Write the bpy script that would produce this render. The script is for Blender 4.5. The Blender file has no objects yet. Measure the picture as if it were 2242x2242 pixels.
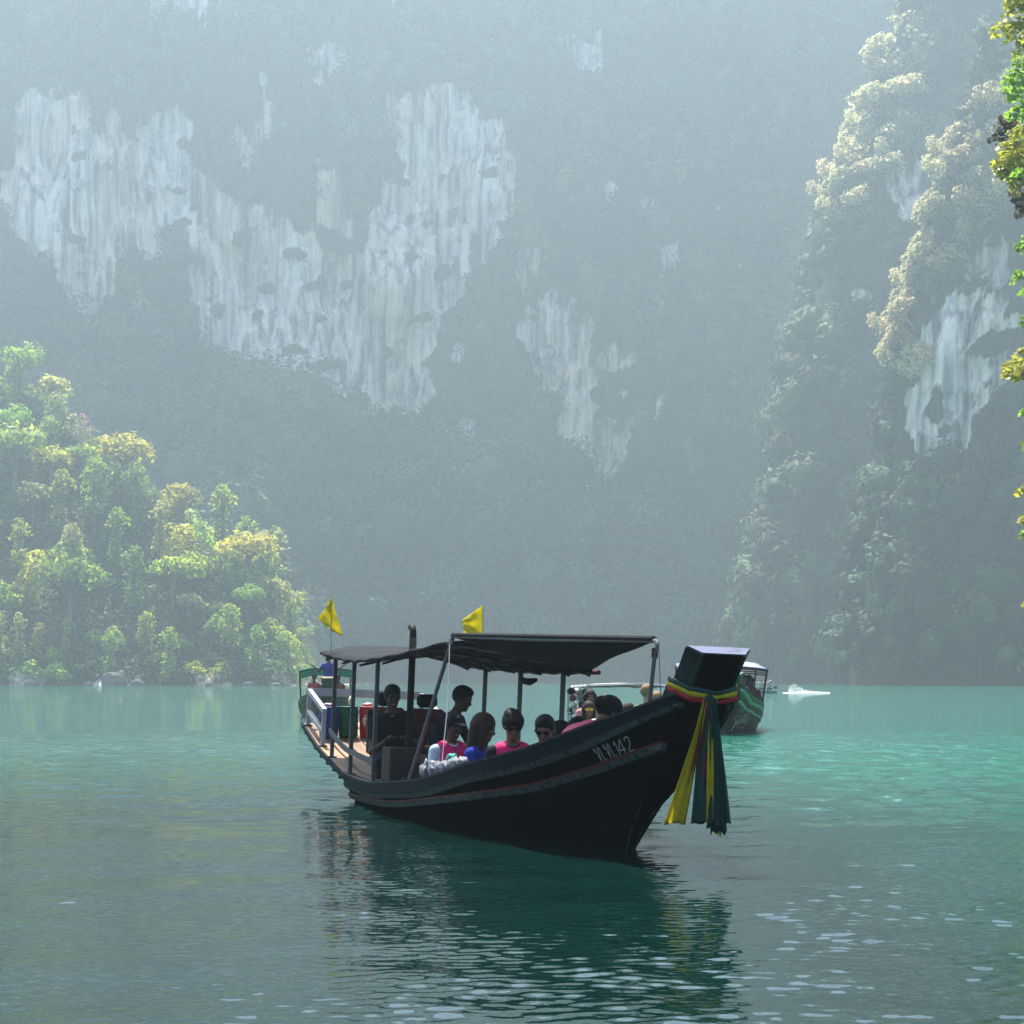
import bpy, bmesh, math, random
import numpy as np
from mathutils import Vector, Matrix

# ------------------------------------------------------------------ camera, sky, sun, exposure
SC = bpy.context.scene
COL = SC.collection
CAMH = 1.395
cam_d = bpy.data.cameras.new('camera'); cam = bpy.data.objects.new('camera', cam_d); COL.objects.link(cam)
cam.location = (0, 0, CAMH); cam.rotation_euler = (math.radians(90), 0, 0)
cam_d.sensor_width = 36; cam_d.lens = 80.29; cam_d.shift_y = 0.1625
cam_d.clip_start = 0.1; cam_d.clip_end = 4000
SC.camera = cam
SUN_EL, SUN_AZ = math.radians(66), math.radians(-14)        # behind the cliff, ahead of the camera
world = bpy.data.worlds.new('World'); SC.world = world; world.use_nodes = True
wn = world.node_tree.nodes; wl = world.node_tree.links
sky = wn.new('ShaderNodeTexSky'); sky.sky_type = 'NISHITA'; sky.sun_disc = False
sky.sun_elevation = SUN_EL; sky.sun_rotation = SUN_AZ; sky.air_density = 1.0; sky.dust_density = 2.0
wn['Background'].inputs['Strength'].default_value = 0.11
wl.new(sky.outputs[0], wn['Background'].inputs[0])
sun_d = bpy.data.lights.new('sun', 'SUN'); sun_d.energy = 5.0; sun_d.angle = math.radians(0.53); sun_d.color = (1.0, 0.95, 0.86)
sun = bpy.data.objects.new('sun', sun_d); COL.objects.link(sun)
sdir = Vector((math.sin(SUN_AZ) * math.cos(SUN_EL), math.cos(SUN_AZ) * math.cos(SUN_EL), math.sin(SUN_EL)))
sun.rotation_euler = sdir.to_track_quat('Z', 'Y').to_euler(); sun.location = (0, 100, 300)
SC.view_settings.view_transform = 'Standard'; SC.view_settings.look = 'None'
SC.view_settings.gamma = 1.0; SC.view_settings.use_curve_mapping = False
SC.view_settings.exposure = 1.5
SC.render.engine = 'CYCLES'
cy = SC.cycles
cy.use_denoising = True
try: cy.denoiser = 'OPENIMAGEDENOISE'
except Exception: pass
cy.use_adaptive_sampling = False
cy.max_bounces = 5; cy.diffuse_bounces = 1; cy.glossy_bounces = 3; cy.transmission_bounces = 4
cy.transparent_max_bounces = 6; cy.volume_bounces = 0
cy.sample_clamp_indirect = 4.0; cy.sample_clamp_direct = 20.0
cy.caustics_reflective = False; cy.caustics_refractive = False
rng = np.random.default_rng(7); R = random.Random(11)
PI = math.pi

# ------------------------------------------------------------------ helpers
def tag(o, label=None, cat=None, group=None, kind=None):
    if label: o['label'] = label
    if cat: o['category'] = cat
    if group: o['group'] = group
    if kind: o['kind'] = kind
    return o

def empty(name, loc=(0, 0, 0), rz=0.0, label=None, cat=None, group=None):
    o = bpy.data.objects.new(name, None); COL.objects.link(o)
    o.location = loc; o.rotation_euler = (0, 0, rz); o.empty_display_size = 0.2
    return tag(o, label, cat, group)

def mesh_np(name, V, F, mats, smooth=False, mi=None):
    """mesh from numpy arrays: V (n,3); F (m,4) or (m,3)"""
    V = np.asarray(V, dtype=np.float32); F = np.asarray(F, dtype=np.int32)
    me = bpy.data.meshes.new(name); k = F.shape[1]; m = len(F)
    me.vertices.add(len(V)); me.vertices.foreach_set('co', V.ravel())
    me.loops.add(m * k); me.loops.foreach_set('vertex_index', F.ravel())
    me.polygons.add(m)
    me.polygons.foreach_set('loop_start', np.arange(0, m * k, k, dtype=np.int32))
    try: me.polygons.foreach_set('loop_total', np.full(m, k, dtype=np.int32))
    except Exception: pass
    for mt in (mats if isinstance(mats, (list, tuple)) else [mats]): me.materials.append(mt)
    if mi is not None: me.polygons.foreach_set('material_index', np.asarray(mi, dtype=np.int32))
    if smooth: me.polygons.foreach_set('use_smooth', np.ones(m, dtype=bool))
    me.update(calc_edges=True); me.validate()
    return me

def link(name, me, parent=None):
    o = bpy.data.objects.new(name, me); COL.objects.link(o)
    if parent is not None: o.parent = parent
    return o

class MB:
    """collects boxes, tubes, lofts; build() links them as ONE mesh object"""
    def __init__(s): s.v = []; s.f = []
    def add(s, vs, fs):
        n = len(s.v); s.v += [tuple(map(float, p)) for p in vs]; s.f += [tuple(i + n for i in f) for f in fs]; return s
    def box(s, c, size, rot=None, bev=0.0):
        hx, hy, hz = [k / 2 for k in size]; M = rot if rot is not None else Matrix.Identity(3); c = Vector(c)
        if bev > 0:
            b = min(bev, hx * .9, hy * .9, hz * .9); vs = []; idx = {}
            for sx in (-1, 1):
                for sy in (-1, 1):
                    for sz in (-1, 1):
                        for a, p in enumerate(((hx - b, hy - b, hz), (hx - b, hy, hz - b), (hx, hy - b, hz - b))):
                            idx[(sx, sy, sz, a)] = len(vs); vs.append(c + M @ Vector((sx * p[0], sy * p[1], sz * p[2])))
            fs = []
            for sg in (-1, 1):
                q = [idx[(a, b2, sg, 0)] for a, b2 in ((-1, -1), (1, -1), (1, 1), (-1, 1))]; fs.append(q if sg > 0 else q[::-1])
                q = [idx[(a, sg, b2, 1)] for a, b2 in ((-1, -1), (1, -1), (1, 1), (-1, 1))]; fs.append(q[::-1] if sg > 0 else q)
                q = [idx[(sg, a, b2, 2)] for a, b2 in ((-1, -1), (1, -1), (1, 1), (-1, 1))]; fs.append(q if sg > 0 else q[::-1])
            for a in (-1, 1):
                for b2 in (-1, 1):
                    q = [idx[(-1, a, b2, 0)], idx[(1, a, b2, 0)], idx[(1, a, b2, 1)], idx[(-1, a, b2, 1)]]; fs.append(q if a * b2 < 0 else q[::-1])
                    q = [idx[(a, -1, b2, 0)], idx[(a, 1, b2, 0)], idx[(a, 1, b2, 2)], idx[(a, -1, b2, 2)]]; fs.append(q if a * b2 > 0 else q[::-1])
                    q = [idx[(a, b2, -1, 1)], idx[(a, b2, 1, 1)], idx[(a, b2, 1, 2)], idx[(a, b2, -1, 2)]]; fs.append(q if a * b2 < 0 else q[::-1])
                    for sz in (-1, 1):
                        t = [idx[(a, b2, sz, k)] for k in range(3)]; fs.append(t if a * b2 * sz < 0 else t[::-1])
            return s.add(vs, fs)
        vs = [c + M @ Vector((sx * hx, sy * hy, sz * hz)) for sx in (-1, 1) for sy in (-1, 1) for sz in (-1, 1)]
        return s.add(vs, [(0, 1, 3, 2), (4, 6, 7, 5), (0, 4, 5, 1), (2, 3, 7, 6), (0, 2, 6, 4), (1, 5, 7, 3)])
    def loft(s, rings, closed=True, caps=True):
        n = len(rings[0]); vs = [p for r in rings for p in r]; fs = []
        for i in range(len(rings) - 1):
            for j in range(n if closed else n - 1):
                a = i * n + j; b = i * n + (j + 1) % n; fs.append((a, b, b + n, a + n))
        if caps and closed:
            fs.append(tuple(range(n - 1, -1, -1))); fs.append(tuple((len(rings) - 1) * n + j for j in range(n)))
        return s.add(vs, fs)
    def tube(s, path, r, n=8, caps=True):
        P = [Vector(p) for p in path]; rs = r if isinstance(r, (list, tuple)) else [r] * len(P); rings = []; prev = None
        for i, p in enumerate(P):
            d = (P[min(i + 1, len(P) - 1)] - P[max(i - 1, 0)])
            d = d.normalized() if d.length > 1e-9 else Vector((0, 0, 1))
            a = prev - d * prev.dot(d) if prev is not None else d.cross(Vector((0.13, 0.31, 0.94)) if abs(d.z) < .9 else Vector((1, 0.1, 0)))
            a.normalize(); prev = a; b = d.cross(a)
            rings.append([p + (a * math.cos(2 * PI * k / n) + b * math.sin(2 * PI * k / n)) * rs[i] for k in range(n)])
        return s.loft(rings, True, caps)
    def bar(s, p, q, w, h):
        """square bar between two points"""
        p, q = Vector(p), Vector(q); d = (q - p).normalized()
        sd = d.cross(Vector((0, 0, 1))); sd = sd.normalized() if sd.length > 1e-3 else Vector((0, 1, 0)); up = sd.cross(d)
        rr = [[c + sd * a * w / 2 + up * b * h / 2 for a, b in ((-1, -1), (1, -1), (1, 1), (-1, 1))] for c in (p, q)]
        return s.loft(rr)
    def lathe(s, prof, n=20, c=(0, 0, 0), caps=True):
        c = Vector(c)
        return s.loft([[c + Vector((r * math.cos(2 * PI * k / n), r * math.sin(2 * PI * k / n), z)) for k in range(n)] for r, z in prof], True, caps)
    def grid(s, pts):
        """pts[i][j] open sheet"""
        n = len(pts[0]); vs = [p for r in pts for p in r]
        return s.add(vs, [(i * n + j, i * n + j + 1, (i + 1) * n + j + 1, (i + 1) * n + j) for i in range(len(pts) - 1) for j in range(n - 1)])
    def mesh(s, name, mats, smooth=False):
        me = bpy.data.meshes.new(name); me.from_pydata(s.v, [], s.f)
        for mt in (mats if isinstance(mats, (list, tuple)) else [mats]): me.materials.append(mt)
        bm = bmesh.new(); bm.from_mesh(me); bmesh.ops.recalc_face_normals(bm, faces=bm.faces); bm.to_mesh(me); bm.free()
        if smooth:
            me.polygons.foreach_set('use_smooth', np.ones(len(me.polygons), dtype=bool))
            if smooth != 'all':
                try: me.set_sharp_from_angle(angle=math.radians(40))
                except Exception: pass
        me.update(); return me
    def build(s, name, mats, parent=None, smooth=False):
        return link(name, s.mesh(name, mats, smooth), parent)

def solidify(o, th, off=0.0):
    m = o.modifiers.new('thickness', 'SOLIDIFY'); m.thickness = th; m.offset = off; return o

# ------------------------------------------------------------------ materials
def mat(name, base, rough=0.6, var=0.0, vscale=3.0, bump=0.0, bscale=20.0, metal=0.0, spec=0.22, stretch=(1, 1, 1), base2=None, transl=0.0, thr=None):
    m = bpy.data.materials.new(name); m.use_nodes = True; nt = m.node_tree; N = nt.nodes; L = nt.links
    p = N['Principled BSDF']; p.inputs['Roughness'].default_value = rough; p.inputs['Metallic'].default_value = metal
    p.inputs['Specular IOR Level'].default_value = spec
    p.inputs['Base Color'].default_value = (*base, 1)
    col = None
    if var > 0 or base2 is not None or bump > 0:
        tc = N.new('ShaderNodeTexCoord'); mp = N.new('ShaderNodeMapping'); mp.inputs['Scale'].default_value = stretch
        L.new(tc.outputs['Object'], mp.inputs['Vector'])
    if var > 0 or base2 is not None:
        nz = N.new('ShaderNodeTexNoise'); nz.inputs['Scale'].default_value = vscale; nz.inputs['Detail'].default_value = 6; nz.inputs['Roughness'].default_value = .65
        L.new(mp.outputs[0], nz.inputs['Vector'])
        cr = N.new('ShaderNodeValToRGB'); b2 = base2 if base2 is not None else tuple(c * (1 - var) for c in base)
        lo, hi = thr if thr else (.3, .7)
        cr.color_ramp.elements[0].position = lo; cr.color_ramp.elements[1].position = hi
        cr.color_ramp.elements[0].color = (*b2, 1); cr.color_ramp.elements[1].color = (*[min(1, c * (1 + var * .5)) for c in base], 1)
        L.new(nz.outputs['Fac'], cr.inputs['Fac']); L.new(cr.outputs[0], p.inputs['Base Color']); col = cr.outputs[0]
    if bump > 0:
        nb = N.new('ShaderNodeTexNoise'); nb.inputs['Scale'].default_value = bscale; nb.inputs['Detail'].default_value = 4
        L.new(mp.outputs[0], nb.inputs['Vector'])
        bp = N.new('ShaderNodeBump'); bp.inputs['Strength'].default_value = bump; bp.inputs['Distance'].default_value = .02
        L.new(nb.outputs['Fac'], bp.inputs['Height']); L.new(bp.outputs[0], p.inputs['Normal'])
    if transl > 0:
        tr = N.new('ShaderNodeBsdfTranslucent'); mx = N.new('ShaderNodeMixShader'); mx.inputs[0].default_value = transl
        if col: L.new(col, tr.inputs['Color'])
        else: tr.inputs['Color'].default_value = (*base, 1)
        L.new(p.outputs[0], mx.inputs[1]); L.new(tr.outputs[0], mx.inputs[2]); L.new(mx.outputs[0], N['Material Output'].inputs['Surface'])
    return m

def leaf_mat(name, c1, c2, transl=0.45, rough=.55, hue=(.465, .525), patch=None):
    """leaf clump colour that differs from leaf to leaf and from tree to tree; light passes through"""
    m = bpy.data.materials.new(name); m.use_nodes = True; nt = m.node_tree; N = nt.nodes; L = nt.links
    p = N['Principled BSDF']; p.inputs['Roughness'].default_value = rough; p.inputs['Specular IOR Level'].default_value = .3
    g = N.new('ShaderNodeNewGeometry'); oi = N.new('ShaderNodeObjectInfo')
    mx = N.new('ShaderNodeMix'); mx.data_type = 'RGBA'; mx.inputs['A'].default_value = (*c1, 1); mx.inputs['B'].default_value = (*c2, 1)
    L.new(g.outputs['Random Per Island'], mx.inputs['Factor'])
    hs = N.new('ShaderNodeHueSaturation'); ma = N.new('ShaderNodeMapRange'); ma.inputs['To Min'].default_value = hue[0]; ma.inputs['To Max'].default_value = hue[1]
    L.new(oi.outputs['Random'], ma.inputs['Value']); L.new(ma.outputs[0], hs.inputs['Hue'])
    mv = N.new('ShaderNodeMapRange'); mv.inputs['To Min'].default_value = 1.25; mv.inputs['To Max'].default_value = .75
    ml = N.new('ShaderNodeMath'); ml.operation = 'FRACT'; mm = N.new('ShaderNodeMath'); mm.operation = 'MULTIPLY'; mm.inputs[1].default_value = 7.3
    L.new(oi.outputs['Random'], mm.inputs[0]); L.new(mm.outputs[0], ml.inputs[0]); L.new(ml.outputs[0], mv.inputs['Value']); L.new(mv.outputs[0], hs.inputs['Value'])
    src = mx.outputs['Result']
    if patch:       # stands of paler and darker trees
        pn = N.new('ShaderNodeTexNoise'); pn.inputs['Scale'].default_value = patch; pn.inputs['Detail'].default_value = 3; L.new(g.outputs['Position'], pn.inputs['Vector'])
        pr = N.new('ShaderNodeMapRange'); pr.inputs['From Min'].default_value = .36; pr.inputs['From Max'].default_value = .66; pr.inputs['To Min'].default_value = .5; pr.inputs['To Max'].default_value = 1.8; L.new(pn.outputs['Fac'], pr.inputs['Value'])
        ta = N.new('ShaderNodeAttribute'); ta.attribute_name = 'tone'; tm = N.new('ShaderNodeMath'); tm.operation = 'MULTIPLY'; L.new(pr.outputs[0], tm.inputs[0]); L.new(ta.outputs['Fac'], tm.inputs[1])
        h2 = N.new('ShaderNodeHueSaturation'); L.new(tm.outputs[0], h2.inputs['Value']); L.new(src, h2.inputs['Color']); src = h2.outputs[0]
    L.new(src, hs.inputs['Color']); L.new(hs.outputs[0], p.inputs['Base Color'])
    tr = N.new('ShaderNodeBsdfTranslucent'); ms = N.new('ShaderNodeMixShader'); ms.inputs[0].default_value = transl
    L.new(hs.outputs[0], tr.inputs['Color']); L.new(p.outputs[0], ms.inputs[1]); L.new(tr.outputs[0], ms.inputs[2])
    L.new(ms.outputs[0], N['Material Output'].inputs['Surface'])
    return m

# ------------------------------------------------------------------ noise
def _hash(ix, iy, seed):
    h = (ix.astype(np.int64) * 374761393 + iy.astype(np.int64) * 668265263 + seed * 982451653) & 0xffffffff
    h = ((h ^ (h >> 13)) * 1274126177) & 0xffffffff
    return ((h ^ (h >> 16)) & 0xffff) / 65535.0
def vnoise(x, y, seed=0):
    x = np.asarray(x, float); y = np.asarray(y, float)
    ix = np.floor(x); iy = np.floor(y); fx = x - ix; fy = y - iy
    fx = fx * fx * (3 - 2 * fx); fy = fy * fy * (3 - 2 * fy)
    a = _hash(ix, iy, seed); b = _hash(ix + 1, iy, seed); c = _hash(ix, iy + 1, seed); d = _hash(ix + 1, iy + 1, seed)
    return (a * (1 - fx) + b * fx) * (1 - fy) + (c * (1 - fx) + d * fx) * fy
def fbm(x, y, seed=0, o=4):
    s = 0; a = .5
    for k in range(o):
        s = s + a * (vnoise(x * 2 ** k, y * 2 ** k, seed + k * 17) - .5); a *= .5
    return s * 2     # about -1..1
def inpoly(x, y, poly):
    r = np.zeros(x.shape, bool); n = len(poly)
    for i in range(n):
        x0, y0 = poly[i]; x1, y1 = poly[(i + 1) % n]
        c = ((y0 > y) != (y1 > y)) & (x < (x1 - x0) * (y - y0) / ((y1 - y0) if y1 != y0 else 1e-9) + x0)
        r ^= c
    return r
def proj(V):
    """world point -> place in the picture of a camera at the origin (1932 wide); used to set out the rock faces"""
    return 966 + 4309 * V[..., 0] / V[..., 1], 1280 - 4309 * (V[..., 2] - CAMH) / V[..., 1]

# ------------------------------------------------------------------ lake
def water_material():
    m = bpy.data.materials.new('lake_water'); m.use_nodes = True; nt = m.node_tree; N = nt.nodes; L = nt.links
    p = N['Principled BSDF']; p.inputs['Roughness'].default_value = 0.03
    p.inputs['IOR'].default_value = 1.333; p.inputs['Specular IOR Level'].default_value = .5
    g = N.new('ShaderNodeNewGeometry')
    def noise(scale, st, det, off=(0, 0, 0)):
        mp = N.new('ShaderNodeMapping'); mp.inputs['Scale'].default_value = st; mp.inputs['Location'].default_value = off; L.new(g.outputs['Position'], mp.inputs['Vector'])
        n = N.new('ShaderNodeTexNoise'); n.inputs['Scale'].default_value = scale; n.inputs['Detail'].default_value = det; n.inputs['Roughness'].default_value = .5
        L.new(mp.outputs[0], n.inputs['Vector']); return n
    rip = noise(6.5, (.9, 1.1, 1), 3); chop = noise(1.0, (.8, 1.1, 1), 2); patch = noise(.055, (1, .6, 1), 3, (3.1, 7.7, 0)); silt = noise(.02, (1, .7, 1), 2, (1.3, .4, 0))
    # breeze: ruffled towards the right-hand shore, calm in the lee on the left
    sx = N.new('ShaderNodeSeparateXYZ'); L.new(g.outputs['Position'], sx.inputs[0])
    def mr(src, a, b, c, d):
        q = N.new('ShaderNodeMapRange'); q.interpolation_type = 'SMOOTHSTEP'; q.inputs['From Min'].default_value = a; q.inputs['From Max'].default_value = b; q.inputs['To Min'].default_value = c; q.inputs['To Max'].default_value = d; L.new(src, q.inputs['Value']); return q.outputs[0]
    def math_(op, a, b):
        q = N.new('ShaderNodeMath'); q.operation = op
        for i, v in enumerate((a, b)):
            if isinstance(v, (int, float)): q.inputs[i].default_value = v
            else: L.new(v, q.inputs[i])
        return q.outputs[0]
    ruf = math_('ADD', mr(sx.outputs['X'], -3.5, 4.5, .0, .5), mr(patch.outputs['Fac'], .35, .65, .0, .5))
    far = mr(sx.outputs['Y'], 26, 66, 0, 1.3)
    st = math_('ADD', math_('MULTIPLY', ruf, .06), math_('ADD', .06, far))
    b2 = N.new('ShaderNodeBump'); b2.inputs['Distance'].default_value = .16; L.new(math_('MULTIPLY', st, .6), b2.inputs['Strength']); L.new(chop.outputs['Fac'], b2.inputs['Height'])
    b1 = N.new('ShaderNodeBump'); b1.inputs['Distance'].default_value = .035; L.new(st, b1.inputs['Strength']); L.new(rip.outputs['Fac'], b1.inputs['Height'])
    # scattered wavelets that catch the sky
    cell = noise(4.6, (.85, 1.15, 1), 2, (5.3, 2.9, 0)); pk = mr(cell.outputs['Fac'], .56, .72, 0, 1); b3 = N.new('ShaderNodeBump'); b3.inputs['Distance'].default_value = .075
    L.new(mr(sx.outputs['Y'], 30, 64, 0, 1.0), b3.inputs['Strength']); L.new(pk, b3.inputs['Height'])
    L.new(b2.outputs[0], b3.inputs['Normal']); L.new(b3.outputs[0], b1.inputs['Normal']); L.new(b1.outputs[0], p.inputs['Normal'])
    # colour painted darker left and near to deepen reflections; silt noise varies the turquoise
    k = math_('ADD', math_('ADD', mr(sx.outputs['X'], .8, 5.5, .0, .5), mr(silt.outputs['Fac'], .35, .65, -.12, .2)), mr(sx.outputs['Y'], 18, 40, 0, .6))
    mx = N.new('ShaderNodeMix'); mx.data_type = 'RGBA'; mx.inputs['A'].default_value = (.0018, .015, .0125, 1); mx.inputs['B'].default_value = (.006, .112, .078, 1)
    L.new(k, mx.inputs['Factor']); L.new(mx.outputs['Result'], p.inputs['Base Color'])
    return m
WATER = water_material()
def wavelets(X, Y, lo, hi, n, slope, seed, ruf):
    r = np.random.default_rng(seed); Z = np.zeros_like(X)
    for k in range(n):
        lam = lo * (hi / lo) ** r.random(); th = math.radians(-72 + r.normal() * 40); kk = 2 * PI / lam
        Z += slope / math.sqrt(n / 2) / kk * np.sin(kk * (math.cos(th) * X + math.sin(th) * Y) + r.random() * 2 * PI)
    return Z * ruf
def build_water():
    """one sheet: fine wavelets close by, coarser ones farther out, flat beyond"""
    VV, FF, n0 = [], [], 0
    X0, X1 = -13.0, 14.0; bands = [(-5.3, 5.5, 8.2, 20.2, .03), (X0, X1, 20.2, 62.0, .11)]
    for bi, (x0, x1, y0, y1, d) in enumerate(bands):
        xs = np.linspace(x0, x1, int((x1 - x0) / d)); ys = np.linspace(y0, y1, int((y1 - y0) / d)); X, Y = np.meshgrid(xs, ys)
        ruf = .55 + .55 * np.clip((X + 1.5) / 6, 0, 1) + .9 * np.clip(vnoise(X / 2.6, Y / 3.4, 77) - .42, 0, 1) + .5 * np.clip((Y - 12) / 30, 0, 1)
        Z = wavelets(X, Y, .5, 2.6, 26, .022, 3, ruf)
        Z = Z + (wavelets(X, Y, .085, .22, 60, .078, 5, ruf * (.35 + 1.3 * vnoise(X / .9, Y / 1.1, 78))) if bi == 0 else wavelets(X, Y, .3, .8, 40, .07, 6, ruf))
        e = .6 if bi == 0 else 2.0; fade = np.clip(np.minimum.reduce([X - x0, x1 - X, Y - y0, y1 - Y]) / e, 0, 1); Z = Z * fade
        if bi: Z = Z * np.clip((y1 - Y) / 30, 0, 1) ** .7
        ny, nx = X.shape; VV.append(np.stack([X, Y, Z], -1).reshape(-1, 3)); i = np.arange(ny - 1)[:, None] * nx + np.arange(nx - 1)[None, :] + n0
        FF.append(np.stack([i, i + 1, i + nx + 1, i + nx], -1).reshape(-1, 4)); n0 += ny * nx
    A, B_, Y0, Y1 = -480, 480, -90, 820; x0, x1, y0, y1, _ = bands[0]; _, _, ym, yf, _ = bands[1]
    V2 = np.array([(A, Y0, 0), (B_, Y0, 0), (B_, Y1, 0), (A, Y1, 0), (x0, y0, 0), (x1, y0, 0), (x1, y1, 0), (x0, y1, 0), (X0, ym, 0), (X1, ym, 0), (X1, yf, 0), (X0, yf, 0)])
    F2 = np.array([(0, 1, 5, 4), (1, 9, 6, 5), (1, 2, 10, 9), (2, 3, 11, 10), (3, 0, 8, 11), (0, 4, 7, 8)]) + n0
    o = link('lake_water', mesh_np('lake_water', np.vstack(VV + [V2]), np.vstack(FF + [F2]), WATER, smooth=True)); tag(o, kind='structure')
build_water()
# ------------------------------------------------------------------ rock and soil
def rock_material():
    """limestone with mineral streaks where the attribute 'rock' is 1, forest soil elsewhere"""
    m = bpy.data.materials.new('limestone'); m.use_nodes = True; nt = m.node_tree; N = nt.nodes; L = nt.links
    p = N['Principled BSDF']; p.inputs['Roughness'].default_value = .9; p.inputs['Specular IOR Level'].default_value = .15
    tc = N.new('ShaderNodeTexCoord')
    def noise(scale, st, det=5):
        mp = N.new('ShaderNodeMapping'); mp.inputs['Scale'].default_value = st; L.new(tc.outputs['Object'], mp.inputs['Vector'])
        n = N.new('ShaderNodeTexNoise'); n.inputs['Scale'].default_value = scale; n.inputs['Detail'].default_value = det; n.inputs['Roughness'].default_value = .6
        L.new(mp.outputs[0], n.inputs['Vector']); return n
    st = noise(.42, (1, 1, .045)); bl = noise(.05, (1, 1, .6)); fine = noise(.9, (1, 1, .25), 6)
    r1 = N.new('ShaderNodeValToRGB'); e = r1.color_ramp.elements
    e[0].position = .38; e[0].color = (.045, .05, .052, 1); e[1].position = .60; e[1].color = (.90, .81, .68, 1)
    q = e.new(.46); q.color = (.34, .345, .34, 1)
    L.new(st.outputs['Fac'], r1.inputs['Fac'])
    r2 = N.new('ShaderNodeValToRGB'); e = r2.color_ramp.elements
    e[0].position = .42; e[0].color = (1, 1, 1, 1); e[1].position = .62; e[1].color = (.86, .70, .60, 1)
    L.new(bl.outputs['Fac'], r2.inputs['Fac'])
    mu = N.new('ShaderNodeMix'); mu.data_type = 'RGBA'; mu.blend_type = 'MULTIPLY'; mu.inputs['Factor'].default_value = 1
    L.new(r1.outputs[0], mu.inputs['A']); L.new(r2.outputs[0], mu.inputs['B'])
    at = N.new('ShaderNodeAttribute'); at.attribute_name = 'rock'
    ad = N.new('ShaderNodeMath'); ad.operation = 'ADD'; L.new(at.outputs['Fac'], ad.inputs[0])
    sb = N.new('ShaderNodeMath'); sb.operation = 'SUBTRACT'; sb.inputs[1].default_value = .5; L.new(fine.outputs['Fac'], sb.inputs[0])
    L.new(sb.outputs[0], ad.inputs[1])
    mr = N.new('ShaderNodeMapRange'); mr.inputs['From Min'].default_value = .42; mr.inputs['From Max'].default_value = .58; L.new(ad.outputs[0], mr.inputs['Value'])
    mx = N.new('ShaderNodeMix'); mx.data_type = 'RGBA'; mx.inputs['A'].default_value = (.03, .042, .018, 1)
    L.new(mr.outputs[0], mx.inputs['Factor']); L.new(mu.outputs['Result'], mx.inputs['B']); L.new(mx.outputs['Result'], p.inputs['Base Color'])
    bp = N.new('ShaderNodeBump'); bp.inputs['Strength'].default_value = .9; bp.inputs['Distance'].default_value = 1.2
    L.new(fine.outputs['Fac'], bp.inputs['Height']); b2 = N.new('ShaderNodeBump'); b2.inputs['Strength'].default_value = .8; b2.inputs['Distance'].default_value = 1.6
    L.new(st.outputs['Fac'], b2.inputs['Height']); L.new(bp.outputs[0], b2.inputs['Normal']); L.new(b2.outputs[0], p.inputs['Normal'])
    return m
ROCK = rock_material()
ROCKS = [  # where bare limestone shows, as seen from the water
    [(40,235),(75,190),(215,235),(262,292),(335,335),(340,420),(300,470),(235,480),(212,560),(172,596),(122,560),(112,490),(62,465),(-60,455),(-60,380),(28,335)],
    [(270,240),(330,215),(360,250),(330,300),(280,280)], [(330,345),(400,320),(438,380),(430,470),(385,480),(335,430)], [(960,480),(1000,470),(1010,540),(975,560)], [(1040,690),(1110,650),(1120,760),(1070,800),(1050,760)], [(480,170),(520,160),(515,225),(490,230)], [(590,330),(640,320),(650,400),(600,405)],
    [(405,330),(480,392),(545,420),(575,470),(640,462),(700,420),(760,345),(705,262),(692,220),(780,205),(800,165),(845,205),(885,225),(942,312),(945,385),(932,462),(880,482),(852,560),(785,640),(812,690),(802,742),(722,772),(652,742),(600,752),(520,742),(452,722),(395,662),(388,590),(368,560),(380,480),(432,440),(430,390)],
    [(962,620),(1012,578),(1060,592),(1112,588),(1106,652),(1082,702),(1042,745),(1002,692)],
    [(1062,800),(1130,785),(1192,812),(1172,882),(1142,924),(1090,890)],
    [(1032,62),(1145,48),(1142,112),(1072,132)], [(560,112),(640,90),(645,150),(590,150)], [(280,-20),(385,-20),(375,50),(300,60)],
    [(432,240),(512,235),(505,300),(445,296)], [(240,560),(300,575),(302,640),(270,620)], [(1130,340),(1155,340),(1152,384),(1132,384)],
    [(1125,690),(1195,660),(1200,715),(1150,722)], [(868,755),(884,755),(884,860),(870,850)], [(660,215),(690,220),(688,262),(668,250)], [(850,640),(885,650),(880,690),(860,690)],
    [(700,-20),(790,-20),(780,20),(720,15)], [(1240,470),(1290,465),(1285,545),(1255,540)], [(1235,740),(1252,735),(1250,800),(1238,800)],
]
ROCKS_R = [
    [(1702,742),(1740,655),(1735,610),(1800,552),(1905,590),(1960,620),(1960,690),(1892,702),(1845,780),(1803,872),(1762,915),(1730,862)],
    [(1580,555),(1650,470),(1640,560),(1612,612),(1590,608)], [(1800,420),(1900,440),(1905,540),(1830,520)], [(1690,350),(1745,330),(1755,420),(1705,420)],
]
def resample(plan, n):
    P = np.array(plan, float); d = np.r_[0, np.cumsum(np.linalg.norm(np.diff(P, axis=0), axis=1))]; s = np.linspace(0, d[-1], n)
    # smooth the corners
    xy = np.stack([np.interp(s, d, P[:, 0]), np.interp(s, d, P[:, 1])], -1); w = max(3, n // 28) | 1
    pad = np.pad(xy, ((w // 2, w // 2), (0, 0)), mode='reflect', reflect_type='odd'); ker = np.hanning(w + 2)[1:-1]; ker /= ker.sum()
    xy = np.stack([np.convolve(pad[:, i], ker, 'valid') for i in range(2)], -1)
    return xy, s
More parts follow.
